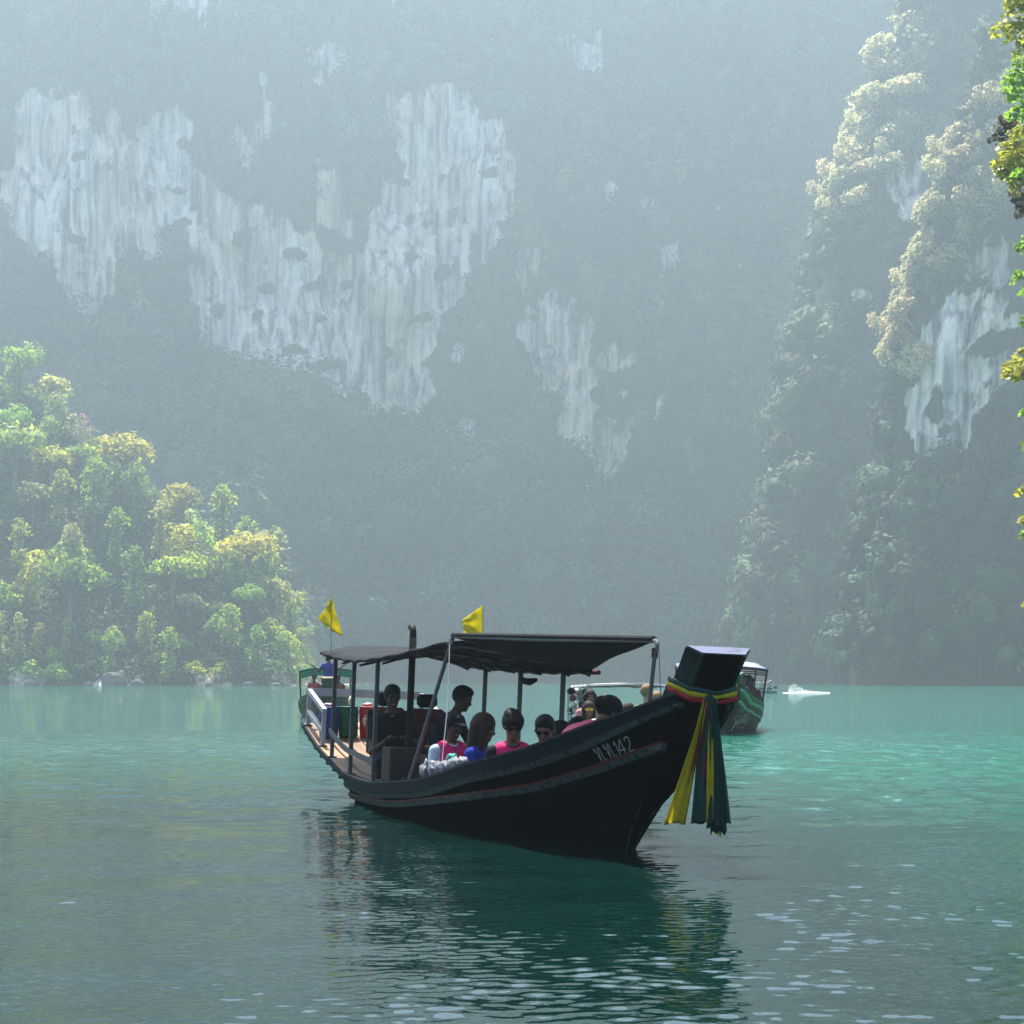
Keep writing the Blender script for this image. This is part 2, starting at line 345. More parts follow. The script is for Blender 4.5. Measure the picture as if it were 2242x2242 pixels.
def cliff_wall(name, plan, ns, talus, top, nz, slope, lean, amp, polys, seed, cap=70, setback=None):
    """a rock wall that follows a plan line; talus/top give its heights along x; returns its surface for the plants"""
    xy, s = resample(plan, ns)
    tg = np.gradient(xy, axis=0); tg /= np.linalg.norm(tg, axis=1)[:, None]; nrm = np.stack([tg[:, 1], -tg[:, 0]], -1)     # outward, to the lake
    zt = np.interp(s / s[-1], talus[0], talus[1]); zz = np.interp(s / s[-1], top[0], top[1])
    v = np.linspace(0, 1, nz); Z = -1.5 + v[:, None] * (zz[None, :] + 1.5 + 10 * fbm(s / 22, s * 0, seed + 9, 3)[None, :] * v[:, None]); S = np.broadcast_to(s, Z.shape)
    off = np.where(Z < zt, (zt - Z) * slope, -(Z - zt) * lean)
    if setback: off = off - np.clip(Z - setback[0], 0, None) * setback[1]
    big = amp * (1.0 * fbm(S / 55, Z / 75, seed, 3) + .45 * fbm(S / 14, Z / 40, seed + 3, 3))
    ramp = np.clip(Z / 25, 0.15, 1); P3 = lambda o: np.stack([xy[:, 0] + nrm[:, 0] * o, xy[:, 1] + nrm[:, 1] * o, Z], -1)
    V = P3(off + big * ramp)
    u, y = proj(V); wu = u + 30 * fbm(u / 60, y / 90, seed + 5, 4) + 14 * fbm(u / 9, y / 40, seed + 6, 2); wy = y + 95 * fbm(u / 13, y / 110, seed + 7, 4)
    rk = np.zeros(u.shape, bool)
    for p in polys:
        cx, cyy = np.mean(p, axis=0); rk |= inpoly(wu, wy, [(cx + (a - cx) * 1.1, cyy + (b - cyy) * 1.1) for a, b in p])
    rk &= ~((fbm(u / 26, y / 30, seed + 21, 4) > (.30 if seed == 100 else .19)))
    rk |= (fbm(u / 10, y / 55, seed + 23, 4) > .56) & (y < 900) & (Z > zt * .9)
    rk = rk.astype(float)
    for _ in range(2): rk = (rk + np.roll(rk, 1, 0) + np.roll(rk, -1, 0) + np.roll(rk, 1, 1) + np.roll(rk, -1, 1)) / 5
    flute = rk * (2.6 * fbm(S / 3.6, Z / 55, seed + 11, 3) + 2.6 * np.abs(fbm(S / 9, Z / 22, seed + 12, 4)) - 1.6 + 1.6 * np.round(2.2 * fbm(S / 16, Z / 9, seed + 13, 2)) / 2.2)
    V = P3(off + big * ramp + flute)
    # plateau behind the top edge
    rows = [V]
    for k, (bk, up) in enumerate(((4, 2), (15, 4), (40, 7), (cap, 5))):
        q = V[-1].copy(); q[:, 0] -= nrm[:, 0] * bk; q[:, 1] -= nrm[:, 1] * bk; q[:, 2] += up + 2 * fbm(s / 12, s * 0 + k, seed + 30, 2); rows.append(q[None])
    G = np.concatenate(rows, 0); RK = np.concatenate([rk, np.zeros((4, ns))], 0); nr = G.shape[0]
    i = np.arange(nr - 1)[:, None] * ns + np.arange(ns - 1)[None, :]; F = np.stack([i, i + 1, i + ns + 1, i + ns], -1).reshape(-1, 4)
    me = mesh_np(name, G.reshape(-1, 3), F, ROCK, smooth=True)
    a = me.attributes.new('rock', 'FLOAT', 'POINT'); a.data.foreach_set('value', RK.astype(np.float32).ravel())
    tag(link(name, me), kind='structure')
    N = np.zeros_like(V); dz = np.gradient(V, axis=0); ds = np.gradient(V, axis=1); N = np.cross(ds, dz); N /= np.linalg.norm(N, axis=-1)[..., None] + 1e-9
    return dict(V=V, N=N, rk=rk, Z=Z, zt=np.broadcast_to(zt, Z.shape), u=u, y=y, S=S)

BACK = cliff_wall('cliff', [(-380, 630), (-230, 650), (-110, 655), (-20, 672), (60, 672), (140, 668), (260, 600), (380, 520)], 560,
    ([0, .33, .42, .5, .56, .62, .75, 1], [98, 98, 68, 52, 40, 34, 42, 42]), ([0, .3, .6, 1], [226, 228, 228, 226]), 250, 1.0, .13, 16, ROCKS, 100)
BUTA = cliff_wall('cliff_buttress', [(146, 668), (97, 614), (77, 580), (69, 556), (74, 534), (89, 524), (112, 518), (150, 514)], 190,
    ([0, .4, .6, 1], [60, 85, 85, 70]), ([0, .15, .3, .42, .55, 1], [212, 210, 198, 194, 204, 220]), 170, .16, .10, 8, ROCKS_R[1:2] + ROCKS_R[3:], 300, cap=30, setback=(92, .30))
BUTB = cliff_wall('cliff_buttress', [(157, 585), (105, 514), (84, 474), (73, 453), (76, 436), (90, 427), (105, 422), (136, 410), (178, 378)], 240,
    ([0, .35, .6, 1], [40, 40, 40, 40]), ([0, .3, .38, .46, .54, .64, .8, 1], [158, 118, 86, 78, 100, 128, 164, 182]), 170, .2, .06, 5.5, ROCKS_R[:1] + ROCKS_R[2:3], 507, cap=45, setback=(70, .34))

# the wooded spur on the left: a hill that runs out into the lake
def spur_z(x, y):
    ridge = np.clip((-42.5 - x) * 1.9, 0, 20) + np.clip((-53 - x) * .82, 0, 55) + 3 * fbm(x / 14, y / 14, 61, 3) * np.clip((-44 - x) / 10, 0, 1)
    front = (y - 428 + 5 * fbm(x / 18, y * 0, 62, 2)) * 1.0; backs = (560 - y) * .9
    return np.minimum(np.minimum(ridge, front), backs)
def build_spur():
    xs = np.linspace(-330, -34, 170); ys = np.linspace(418, 575, 110); X, Y = np.meshgrid(xs, ys); Z = np.clip(spur_z(X, Y), -1.5, None) + .6 * fbm(X / 4, Y / 4, 63, 2)
    n = len(xs); i = np.arange(len(ys) - 1)[:, None] * n + np.arange(n - 1)[None, :]; F = np.stack([i, i + 1, i + n + 1, i + n], -1).reshape(-1, 4)
    me = mesh_np('hill', np.stack([X, Y, Z], -1).reshape(-1, 3), F, ROCK, smooth=True)
    a = me.attributes.new('rock', 'FLOAT', 'POINT'); rk = ((Z < 2.2) & (fbm(X / 7, Y / 7, 64, 3) > .1)).astype(np.float32); a.data.foreach_set('value', rk.ravel())
    tag(link('hill', me), kind='structure')
build_spur()

# ------------------------------------------------------------------ foliage
def leaf_cloud(r, lobes, per_area, size, down=-.35, shell=(.72, 1.06), wts=(.75, .55, .45), idx=False):
    """many small leaf-clump faces over a set of lobes (cx,cy,cz,rx,ry,rz); returns quads"""
    L = np.asarray(lobes, float); cnt = np.maximum(6, (per_area * 4 * PI * (L[:, 3] * L[:, 4] + L[:, 3] * L[:, 5] + L[:, 4] * L[:, 5]) / 3).astype(int))
    li = np.repeat(np.arange(len(L)), cnt); n = len(li)
    d = r.normal(size=(n, 3)); d /= np.linalg.norm(d, axis=1)[:, None]
    flip = d[:, 2] < down; d[flip, 2] *= -1
    rad = shell[0] + (shell[1] - shell[0]) * r.random(n) ** .6
    # lumps inside each lobe
    lump = 1 + .16 * np.sin(d[:, 0] * 7 + li * 1.7) * np.sin(d[:, 1] * 7 + li * 2.3) + .12 * np.sin(d[:, 2] * 9 + li)
    c = L[li, :3] + d * L[li, 3:6] * (rad * lump)[:, None]
    nn = d * wts[0] + r.normal(size=(n, 3)) * wts[1] + np.array([0, 0, wts[2]]); nn /= np.linalg.norm(nn, axis=1)[:, None]
    t = np.cross(nn, r.normal(size=(n, 3))); t /= np.linalg.norm(t, axis=1)[:, None] + 1e-9; b = np.cross(nn, t)
    s = size * (.55 + .9 * r.random(n))[:, None]
    V = np.stack([c - t * s, c + b * s * .55 - nn * s * .12, c + t * s, c - b * s * .55 - nn * s * .12], 1).reshape(-1, 3)
    if idx: return V, np.arange(n * 4).reshape(-1, 4), li
    return V, np.arange(n * 4).reshape(-1, 4)

LEAF_UNDER = leaf_mat('undergrowth_leaf', (.06, .12, .018), (.15, .21, .035), .55)  # darker leaf colour stands in for deep shade between the spur trees
BARK = mat('bark', (.16, .13, .10), .9, .5, 2.0, .5, 8.0)
BARK_PALE = mat('pale_bark', (.34, .29, .24), .9, .4, 2.0, .4, 8.0)
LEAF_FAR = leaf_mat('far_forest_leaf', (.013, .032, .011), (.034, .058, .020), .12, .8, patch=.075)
LEAF_MID = leaf_mat('broadleaf', (.13, .26, .022), (.34, .45, .045), .64)
LEAF_YEL = leaf_mat('yellow_green_leaf', (.28, .34, .03), (.48, .48, .055), .64)
LEAF_GREY = leaf_mat('grey_green_leaf', (.20, .27, .07), (.38, .42, .12), .64)
LEAF_RUST = leaf_mat('rusty_leaf', (.30, .19, .09), (.42, .28, .16), .6)
LEAF_CLIFF = leaf_mat('cliff_leaf', (.36, .37, .18), (.62, .55, .30), .66)  # pale leaf colour with sunlight put in, for the lit parts of the buttresses

# back wall: one unbroken mass of forest in the haze
def wall_forest(name, W, r, step, rlo, rhi, dens, size, mats, rockkeep=.03, pick=None):
    V, N, rk = W['V'], W['N'], W['rk']; nz, ns = rk.shape; cand = []
    dz = np.linalg.norm(V[nz // 2, 1:] - V[nz // 2, :-1], axis=1).mean(); area = nz * ns; keep = r.random((nz, ns))
    cell = np.linalg.norm(np.gradient(V, axis=0), axis=-1) * np.linalg.norm(np.gradient(V, axis=1), axis=-1)
    prob = cell / (step * step); sel = (keep < prob) & ((rk < .12) | (r.random((nz, ns)) < rockkeep * prob)) & (W['Z'] > 1.0)
    if pick is not None: sel &= pick
    idx = np.argwhere(sel); P = V[sel]; Nn = N[sel]; tal = (W['Z'][sel] < W['zt'][sel])
    rad = (rlo + (rhi - rlo) * r.random(len(P)) ** 1.5) * np.where(tal, 1.25, .9); rad = np.where(tal, rad, np.minimum(rad, 4.6))
    C = P + Nn * (rad * .25)[:, None] + np.array([0, 0, 1]) * (rad * np.where(tal, .95, .2))[:, None]
    lob = np.concatenate([C, (rad * (.9 + .3 * r.random(len(P))))[:, None], (rad * .9)[:, None], (rad * np.where(tal, 1.0, 1.15))[:, None]], 1)
    v, f, li = leaf_cloud(r, lob, dens, size, wts=(1.3, .36, .25), idx=True)
    # a leafy core in every crown, so that crowns read as solid masses
    nu, nv = 8, 5; th = np.linspace(.05, PI - .3, nv); ph = np.arange(nu) * 2 * PI / nu; D = np.stack([np.outer(np.sin(th), np.cos(ph)), np.outer(np.sin(th), np.sin(ph)), np.outer(np.cos(th), np.ones(nu))], -1).reshape(-1, 3)
    kq = .48 + .30 * r.random((len(lob), len(D))); cv = (lob[:, None, :3] + D[None] * lob[:, None, 3:6] * kq[..., None]).reshape(-1, 3)
    q = np.array([(i * nu + j, (i + 1) * nu + j, (i + 1) * nu + (j + 1) % nu, i * nu + (j + 1) % nu) for i in range(nv - 1) for j in range(nu)]); cf = (q[None] + (np.arange(len(lob)) * len(D))[:, None, None]).reshape(-1, 4) + len(v)
    nlv = len(v); v = np.vstack([v, cv]); f = np.vstack([f, cf]); me = mesh_np(name, v, f, mats)
    tone = .45 + 1.5 * r.random(len(lob)) ** 1.6; a = me.attributes.new('tone', 'FLOAT', 'POINT'); a.data.foreach_set('value', np.concatenate([np.repeat(tone[li], 4), np.repeat(tone, len(D))]).astype(np.float32))
    o = link(name, me); tag(o, kind='stuff'); return o
vis = (BACK['u'] > -160) & (BACK['u'] < 2090) & (BACK['y'] > -120)
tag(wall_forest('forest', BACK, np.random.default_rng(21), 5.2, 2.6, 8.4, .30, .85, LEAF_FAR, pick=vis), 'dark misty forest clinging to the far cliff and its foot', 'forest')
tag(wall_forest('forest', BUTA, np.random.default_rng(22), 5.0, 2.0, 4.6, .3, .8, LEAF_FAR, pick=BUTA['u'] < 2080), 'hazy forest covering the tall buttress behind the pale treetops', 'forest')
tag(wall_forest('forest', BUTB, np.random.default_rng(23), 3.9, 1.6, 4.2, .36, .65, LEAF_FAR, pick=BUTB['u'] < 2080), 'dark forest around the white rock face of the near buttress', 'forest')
# ------------------------------------------------------------------ trees one can tell apart
def tree_meshes(kind, seed, leaf, size=.5, dens=1.6, bark=None):
    """(trunk mesh, crown mesh) of one kind of tree, base at the origin, about 10 m tall"""
    r = np.random.default_rng(seed); rr = random.Random(seed); lob = []; b = MB()
    def limb(p, q, r0, r1, sag=.15):
        p, q = Vector(p), Vector(q); m = (p + q) / 2 + Vector((rr.uniform(-1, 1), rr.uniform(-1, 1), rr.uniform(-.5, 1))) * (q - p).length * sag
        b.tube([p, p.lerp(m, .6), m.lerp(q, .4), q], [r0, r0 * .75 + r1 * .25, (r0 + r1) / 2, r1], 6)
    if kind == 'dome':
        limb((0, 0, -1.5), (.3, .2, 5.5), .34, .2, .06)
        for k in range(11):
            a = k * 2.4 + rr.random(); q = 2.9 * math.sqrt(rr.random()); z = 7.3 - q * .42 + rr.uniform(-.7, .9); s = rr.uniform(1.3, 2.1)
            c = (q * math.cos(a), q * math.sin(a), z); lob.append((*c, s, s * .95, s * .8)); limb((.2, .1, rr.uniform(3.4, 5.4)), c, .13, .04)
    elif kind == 'tall':
        limb((0, 0, -1.5), (.2, -.2, 8.5), .3, .1, .04)
        for k in range(12):
            z = 3.4 + k * .58 + rr.uniform(-.3, .3); q = (1.9 - abs(z - 6) * .33) * rr.uniform(.5, 1); a = k * 2.4 + rr.random(); s = rr.uniform(.95, 1.5)
            c = (q * math.cos(a), q * math.sin(a), z); lob.append((*c, s, s, s * .85)); limb((.1, -.1, z - .9), c, .09, .03)
    elif kind == 'vine':      # trunk smothered by climbers: a leafy column with a nodding top
        limb((0, 0, -1.5), (.25, .1, 8.6), .3, .18, .05)
        for k in range(15):
            z = .2 + k * .64; s = rr.uniform(.75, 1.15) * (1.25 - .05 * k) + (.45 if k > 11 else 0); lob.append((rr.uniform(-.35, .35) + .04 * k, rr.uniform(-.35, .35), z, s, s, s * 1.15))
        for k in range(3): lob.append((rr.uniform(-1.6, 1.6), rr.uniform(-1, 1), 8.2 - rr.random() * 1.6, .8, .8, 1.2))
    elif kind == 'shrub':
        for k in range(9):
            a = k * 2.4; q = rr.uniform(.4, 3.3); c = (q * math.cos(a), q * math.sin(a), rr.uniform(.9, 3.1) - q * .22); s = rr.uniform(1.0, 1.7); lob.append((*c, s, s, s * .9)); limb((0, 0, -.6), c, .1, .04)
        limb((0, 0, -1.2), (0, 0, 2.4), .16, .06)
    elif kind == 'cascade':   # climbers hanging over a bank
        limb((0, .4, -1.5), (0, .3, 5), .22, .1, .05)
        for k in range(16):
            z = 6.2 - k * .4; c = (rr.uniform(-1.9, 1.9), -.1 * k * .5 + rr.uniform(-.6, .6), z); s = rr.uniform(.8, 1.4); lob.append((*c, s, s * .9, s * 1.25))
    elif kind == 'open':      # sparse crown, bare pale branches showing
        limb((0, 0, -1.5), (.4, 0, 5), .26, .16, .1)
        for k in range(12):
            a = k * 2.4; q = rr.uniform(1.0, 2.9); c = (q * math.cos(a), q * math.sin(a), rr.uniform(5.2, 8.4)); s = rr.uniform(.6, 1.0); lob.append((*c, s * 1.15, s, s * .7)); limb((.35, 0, rr.uniform(3.2, 5)), c, .1, .035, .22)
    v, f = leaf_cloud(r, lob, dens * (.55 if kind == 'open' else 1), size, down=-.5)
    return b.mesh(kind + '_trunk', bark or BARK, True), mesh_np(kind + '_crown', v, f, leaf)
KIND = {}
for i, (k, lf, sz, de, bk) in enumerate([
        ('dome', LEAF_MID, .42, 1.9, None), ('dome', LEAF_YEL, .42, 1.9, None), ('tall', LEAF_MID, .36, 3.0, None), ('tall', LEAF_GREY, .36, 2.8, None),
        ('vine', LEAF_MID, .33, 3.2, None), ('vine', LEAF_GREY, .33, 3.0, None), ('shrub', LEAF_MID, .36, 2.8, None), ('shrub', LEAF_GREY, .36, 2.8, None),
        ('cascade', LEAF_YEL, .34, 3.0, None), ('open', LEAF_RUST, .34, 2.4, BARK_PALE), ('dome', LEAF_GREY, .42, 1.9, None),
        ('dome', LEAF_CLIFF, .40, 2.4, BARK_PALE), ('tall', LEAF_CLIFF, .36, 2.6, BARK_PALE), ('shrub', LEAF_CLIFF, .36, 2.6, BARK_PALE), ('cascade', LEAF_CLIFF, .36, 2.8, BARK_PALE)]):
    KIND[(k, lf.name)] = tree_meshes(k, 900 + i, lf, sz, de, bk)
LOOK = {'dome': 'round-crowned', 'tall': 'tall slender', 'vine': 'vine-smothered columnar', 'shrub': 'low bushy', 'cascade': 'trailing creeper-draped', 'open': 'sparse open-branched'}
TINT = {'broadleaf': 'green', 'yellow_green_leaf': 'yellow-green', 'grey_green_leaf': 'grey-green', 'rusty_leaf': 'rusty brown', 'cliff_leaf': 'pale sunlit'}
NAME = {'dome': 'broadleaf_tree', 'tall': 'slender_tree', 'vine': 'vine_covered_tree', 'shrub': 'shrub', 'cascade': 'creeper_covered_tree', 'open': 'open_branched_tree'}
def plant(kind, leaf, loc, sc, rz, stretch=1.0, tilt=(0, 0)):
    tm, cm = KIND[(kind, leaf)]
    o = empty(NAME[kind], loc, rz); o.scale = (sc, sc, sc * stretch); o.rotation_euler = (tilt[0], tilt[1], rz)
    link('trunk', tm, o); link('crown', cm, o); return o
ORD = ['first', 'second', 'third', 'fourth', 'fifth', 'sixth', 'seventh', 'eighth', 'ninth', 'tenth', 'eleventh', 'twelfth', 'thirteenth', 'fourteenth', 'fifteenth', 'sixteenth', 'seventeenth', 'eighteenth', 'nineteenth', 'twentieth']
def label_rows(items, rows, place, group):
    """items: (object, u, y, kind, leaf). Each gets the row it stands in and its turn from the left within that row"""
    for lo, hi, rowname in rows:
        row = sorted([t for t in items if lo <= t[2] < hi], key=lambda t: t[1])
        for k, (o, u, y, kd, lf) in enumerate(row):
            tag(o, '%s %s tree, %s from left, %s %s' % (LOOK[kd], TINT[lf], ORD[k] if k < 20 else 'twenty-' + ORD[k - 20], rowname, place), 'tree' if kd != 'shrub' else 'shrub', group)
            if kd == 'shrub': o['label'] = o['label'].replace(' tree,', ' shrub,')

# sunlit spur on the left
def plant_spur():
    rr = random.Random(5); pts = []; items = []
    # crowns that can be singled out in the photograph: (u, y of crown top, kind, leaf, height m)
    fixed = [(40, 640, 'dome', 'broadleaf', 13), (100, 705, 'dome', 'grey_green_leaf', 11), (150, 775, 'open', 'rusty_leaf', 11), (235, 812, 'dome', 'yellow_green_leaf', 15), (345, 882, 'dome', 'grey_green_leaf', 11),
             (415, 925, 'vine', 'broadleaf', 15), (505, 950, 'tall', 'grey_green_leaf', 12), (180, 880, 'tall', 'broadleaf', 14), (95, 838, 'dome', 'yellow_green_leaf', 11), (40, 990, 'vine', 'broadleaf', 12),
             (300, 950, 'vine', 'grey_green_leaf', 12), (250, 1040, 'vine', 'broadleaf', 13), (470, 1100, 'dome', 'broadleaf', 8), (580, 1160, 'shrub', 'grey_green_leaf', 5), (360, 1115, 'dome', 'grey_green_leaf', 8),
             (20, 760, 'dome', 'broadleaf', 12), (60, 905, 'dome', 'grey_green_leaf', 11), (445, 1050, 'tall', 'broadleaf', 9), (545, 1090, 'shrub', 'grey_green_leaf', 8), (150, 830, 'dome', 'broadleaf', 9)]
    def ground_for(u, ytop, h):
        for Y in np.arange(424, 548, .5):
            x = (u - 966) / 4309 * Y; z = float(spur_z(np.array(x), np.array(Y))); top = CAMH + (1280 - ytop) / 4309 * Y
            if z > -.5 and z + h * .93 >= top: return x, float(Y), max(z, 0)
        x = (u - 966) / 4309 * 470; return x, 470.0, max(0.0, float(spur_z(np.array(x), np.array(470.0))))
    for u, yt, kd, lf, h in fixed:
        x, y, z = ground_for(u, yt, h); pts.append((x, y, h * .25)); o = plant(kd, lf, (x, y, z - .3), h / 10 * (1.25 if kd == 'shrub' else 1), rr.random() * 6.3)
        items.append([o, x, y, z, kd, lf])
    mix = [('dome', 'broadleaf'), ('cascade', 'yellow_green_leaf'), ('vine', 'broadleaf'), ('dome', 'grey_green_leaf'), ('tall', 'broadleaf'), ('vine', 'broadleaf'), ('vine', 'grey_green_leaf'), ('shrub', 'broadleaf'), ('shrub', 'grey_green_leaf'), ('cascade', 'yellow_green_leaf'), ('dome', 'yellow_green_leaf'), ('tall', 'grey_green_leaf')]
    tries = 0
    while len(items) < 95 and tries < 12000:
        tries += 1; Y = 428 + 68 * rr.random() ** 1.3; u = rr.uniform(-60, 585); x = (u - 966) / 4309 * Y; z = float(spur_z(np.array(x), np.array(Y)))
        if z < .3: continue
        low = z < 9; kd, lf = rr.choice(mix[4:10] if low else mix)
        h = rr.uniform(7.5, 11) if low else rr.uniform(11, 17)
        if kd == 'shrub': h *= .8
        if any((x - a) ** 2 + (Y - b) ** 2 < (c + h * .2) ** 2 for a, b, c in pts): continue
        # keep the skyline of the spur as it is
        top = 1280 - 4309 * (z + h - CAMH) / Y; lim = np.interp(u, [0, 60, 110, 180, 330, 390, 440, 520, 560, 600], [640, 660, 740, 815, 870, 930, 965, 960, 1110, 1240])
        if top < lim: continue
        pts.append((x, Y, h * .2)); items.append([plant(kd, lf, (x, Y, z - .3), h / 10 * (1.2 if kd == 'shrub' else 1), rr.random() * 6.3, rr.uniform(.9, 1.15)), x, Y, z, kd, lf])
    out = []
    for o, x, y, z, kd, lf in items:
        u = 966 + 4309 * x / y; v = 1280 - 4309 * (z - CAMH) / y; out.append((o, u, v, kd, lf))
    ys = sorted(t[2] for t in out); rows = []; n = len(out); cuts = [-1e9] + [ys[int(n * q)] for q in (.14, .28, .42, .57, .71, .86)] + [1e9]
    for a, b, nm in zip(cuts[:-1], cuts[1:], ('topmost row', 'second row down', 'third row down', 'middle row', 'third row up', 'second row up', 'waterside row')): rows.append((a, b, nm))
    label_rows(out, rows, 'of the wooded spur', 'trees on the sunlit spur')
plant_spur()
# boulders along the foot of the spur
for k, (u, w, h, lb) in enumerate([(215, 4.6, 2.6, 'large weathered grey boulder at the foot of the wooded spur'), (262, 2.6, 1.3, 'squat grey boulder beside the large weathered one'), (168, 1.9, .9, 'small grey rock on the waterline left of the large boulder'), (470, 3.0, .8, 'flat pale rock slab near the tip of the wooded spur'), (522, 2.2, .6, 'low pale rock at the very tip of the wooded spur'), (60, 2.4, 1.0, 'grey rock on the waterline nearest the left edge'), (395, 1.7, .7, 'small pale rock between the boulders and the slab')]):
    r = np.random.default_rng(700 + k); b = MB(); rows = []
    for i in range(11):
        th = PI * i / 10; row = []
        for j in range(18):
            ph = 2 * PI * j / 18; d = Vector((math.sin(th) * math.cos(ph), math.sin(th) * math.sin(ph), math.cos(th))); q = 1 + .28 * float(fbm(np.array(d.x * 1.6 + k * 5), np.array(d.y * 1.6 + d.z * 2.1), 800 + k, 3))
            row.append((d.x * w * .5 * q, d.y * w * .4 * q, d.z * h * q * .8))
        rows.append(row)
    o = b.loft(rows, True, False).build('boulder', mat('boulder_stone_%d' % k, (.12, .11, .10), .95, .5, .9, .8, 3.0)); Yb = 427.2 + .8 * (k % 2); o.location = ((u - 966) / 4309 * Yb, Yb - 1.0, h * .25); tag(o, lb, 'boulder', 'boulders along the spur')
# ground cover of the spur
def spur_cover():
    r = np.random.default_rng(31); n = 2600; Y = 427 + 75 * r.random(n); u = -60 + 660 * r.random(n); X = (u - 966) / 4309 * Y; Z = spur_z(X, Y); k = Z > .1
    s = .7 + 1.1 * r.random(k.sum()); lob = np.stack([X[k], Y[k], Z[k] + .4 * s, s * 1.2, s, s], 1); v, f = leaf_cloud(r, lob, .9, .42)
    tag(link('undergrowth', mesh_np('undergrowth', v, f, LEAF_UNDER)), 'tangled green undergrowth between the trees of the wooded spur', 'undergrowth', kind='stuff')
spur_cover()

# pale treetops on the two buttresses to the right
LIT_A = [(1512, -40), (1690, -40), (1770, 60), (1735, 200), (1700, 300), (1640, 400), (1600, 425), (1560, 380), (1545, 320), (1500, 180), (1515, 100)]
LIT_B = [(1950, 120), (1960, 330), (1880, 420), (1800, 470), (1740, 560), (1745, 640), (1705, 700), (1660, 620), (1690, 520), (1720, 430), (1735, 330), (1800, 230), (1880, 190)]
def plant_cliff(W, poly, n, seed, gap, hlo, hhi, place, group, names):
    rr = random.Random(seed); idx = np.argwhere(inpoly(W['u'], W['y'] - 12, poly) & (W['N'][..., 1] < .75)); rr2 = np.random.default_rng(seed); rr2.shuffle(idx); got = []; out = []
    for i, j in idx:
        p = W['V'][i, j]
        if any((p[0] - a[0]) ** 2 + (p[1] - a[1]) ** 2 + (p[2] - a[2]) ** 2 < gap * gap for a in got): continue
        got.append(p); nn = W['N'][i, j]; kd = rr.choice(['dome', 'dome', 'tall', 'shrub', 'cascade']); h = rr.uniform(hlo, hhi)
        o = plant(kd, 'cliff_leaf', (p[0] - nn[0] * .4, p[1] - nn[1] * .4, p[2] - h * .25), h / 10 * (1.4 if kd == 'shrub' else 1), rr.random() * 6.3, 1, (0, 0))
        # lean out from the rock
        o.rotation_euler = Vector((nn[0] * .9, nn[1] * .9, 1)).normalized().to_track_quat('Z', 'Y').to_euler()
        out.append((o, float(W['u'][i, j]), float(W['y'][i, j]), kd, 'cliff_leaf'))
        if len(out) >= n: break
    ys = sorted(t[2] for t in out); m = len(out); k = len(names); cuts = [-1e9] + [ys[int(m * q / k)] for q in range(1, k)] + [1e9]
    label_rows(out, [(a, b, nm) for a, b, nm in zip(cuts[:-1], cuts[1:], names)], place, group)
TIERS = ['topmost tier', 'second tier', 'third tier', 'fourth tier', 'lowest tier']
plant_cliff(BUTA, LIT_A, 90, 41, 3.2, 7, 12, 'of the tall hazy buttress', 'pale treetops on the tall buttress', TIERS)
plant_cliff(BUTB, LIT_B, 90, 43, 2.7, 6, 10, 'above the white rock face', 'pale treetops above the white rock', TIERS)

# near trees that lean in from the bank on the right
LEAF_NEAR = leaf_mat('near_leaf', (.24, .28, .035), (.50, .46, .06), .65, .45, (.49, .515))
LEAF_NEARG = leaf_mat('near_green_leaf', (.10, .22, .025), (.22, .36, .04), .65, .45, (.48, .51))
LEAF_NEARD = leaf_mat('near_dark_leaf', (.06, .07, .035), (.12, .10, .05), .35, .6)
def near_bank():
    b = MB(); rows = []
    for i in range(15):
        y = 36 + i * 5; xs = .236 * y + 2.6; rows.append([(xs - .8 + .5 * math.sin(i * 1.7), y, -1.0), (xs + .3 * math.sin(i), y, .1), (xs + 1.6, y, 1.5 + .5 * math.sin(i * 2.1)), (xs + 4, y, 3.4 + .6 * math.cos(i * 1.3)), (xs + 9, y, 6), (xs + 16, y, 9), (xs + 30, y, 11), (xs + 60, y, 12)])
    o = b.grid(rows).build('bank', mat('bank_soil', (.11, .09, .06), .95, .5, .8, .6, 3.0), smooth='all'); tag(o, kind='structure')
near_bank()
def near_tree(u_v_r, Y, leaf, label, seed, base_dx, extra, size=.10, dens=58):
    """lobes are given by where they hang in the view at distance Y; limbs join them to the trunk on the bank"""
    r = np.random.default_rng(seed); rr = random.Random(seed); xb = .236 * Y + base_dx; lob = []; b = MB()
    ztop = max(CAMH + (1280 - v) / 4309 * Y for u, v, q in u_v_r) + 1.5
    top = Vector((xb + .4, Y, ztop)); b.tube([(xb, Y, 1.6), (xb + .3, Y + .2, ztop * .35), (xb - .1, Y - .1, ztop * .7), top], [.34, .27, .17, .07], 8)
    for u, v, q in u_v_r:
        x = (u - 966) / 4309 * Y; z = CAMH + (1280 - v) / 4309 * Y; y = Y + rr.uniform(-.7, .7); q = q * 1.25 / 4309 * Y; lob.append((x, y, z, q * 1.1, q * 1.2, q * .85))
        zb = max(2.5, z - rr.uniform(.5, 2.0)); p = Vector((xb + .1, Y, zb)); e = Vector((x, y, z)); m = p.lerp(e, .55) + Vector((0, 0, rr.uniform(.1, .5)))
        b.tube([p, m, e], [.07, .045, .015], 5)
    for k in range(extra):
        z = ztop * rr.uniform(.25, 1.0); q = rr.uniform(.7, 1.3); lob.append((xb + rr.uniform(-.9, 2.6), Y + rr.uniform(-2, 2), z, q, q, q * .8))
    v, f = leaf_cloud(r, lob, dens, size, down=-.6, shell=(.5, 1.08))
    o = empty('bank_tree', (0, 0, 0)); link('trunk', b.mesh('trunk', BARK, True), o); link('crown', mesh_np('crown', v, f, leaf), o)
    # put the thing's origin at the foot of its trunk
    off = Vector((xb, Y, 0))
    for c in o.children: c.data.transform(Matrix.Translation(-off))
    o.location = off; tag(o, label, 'tree', 'trees on the near bank')
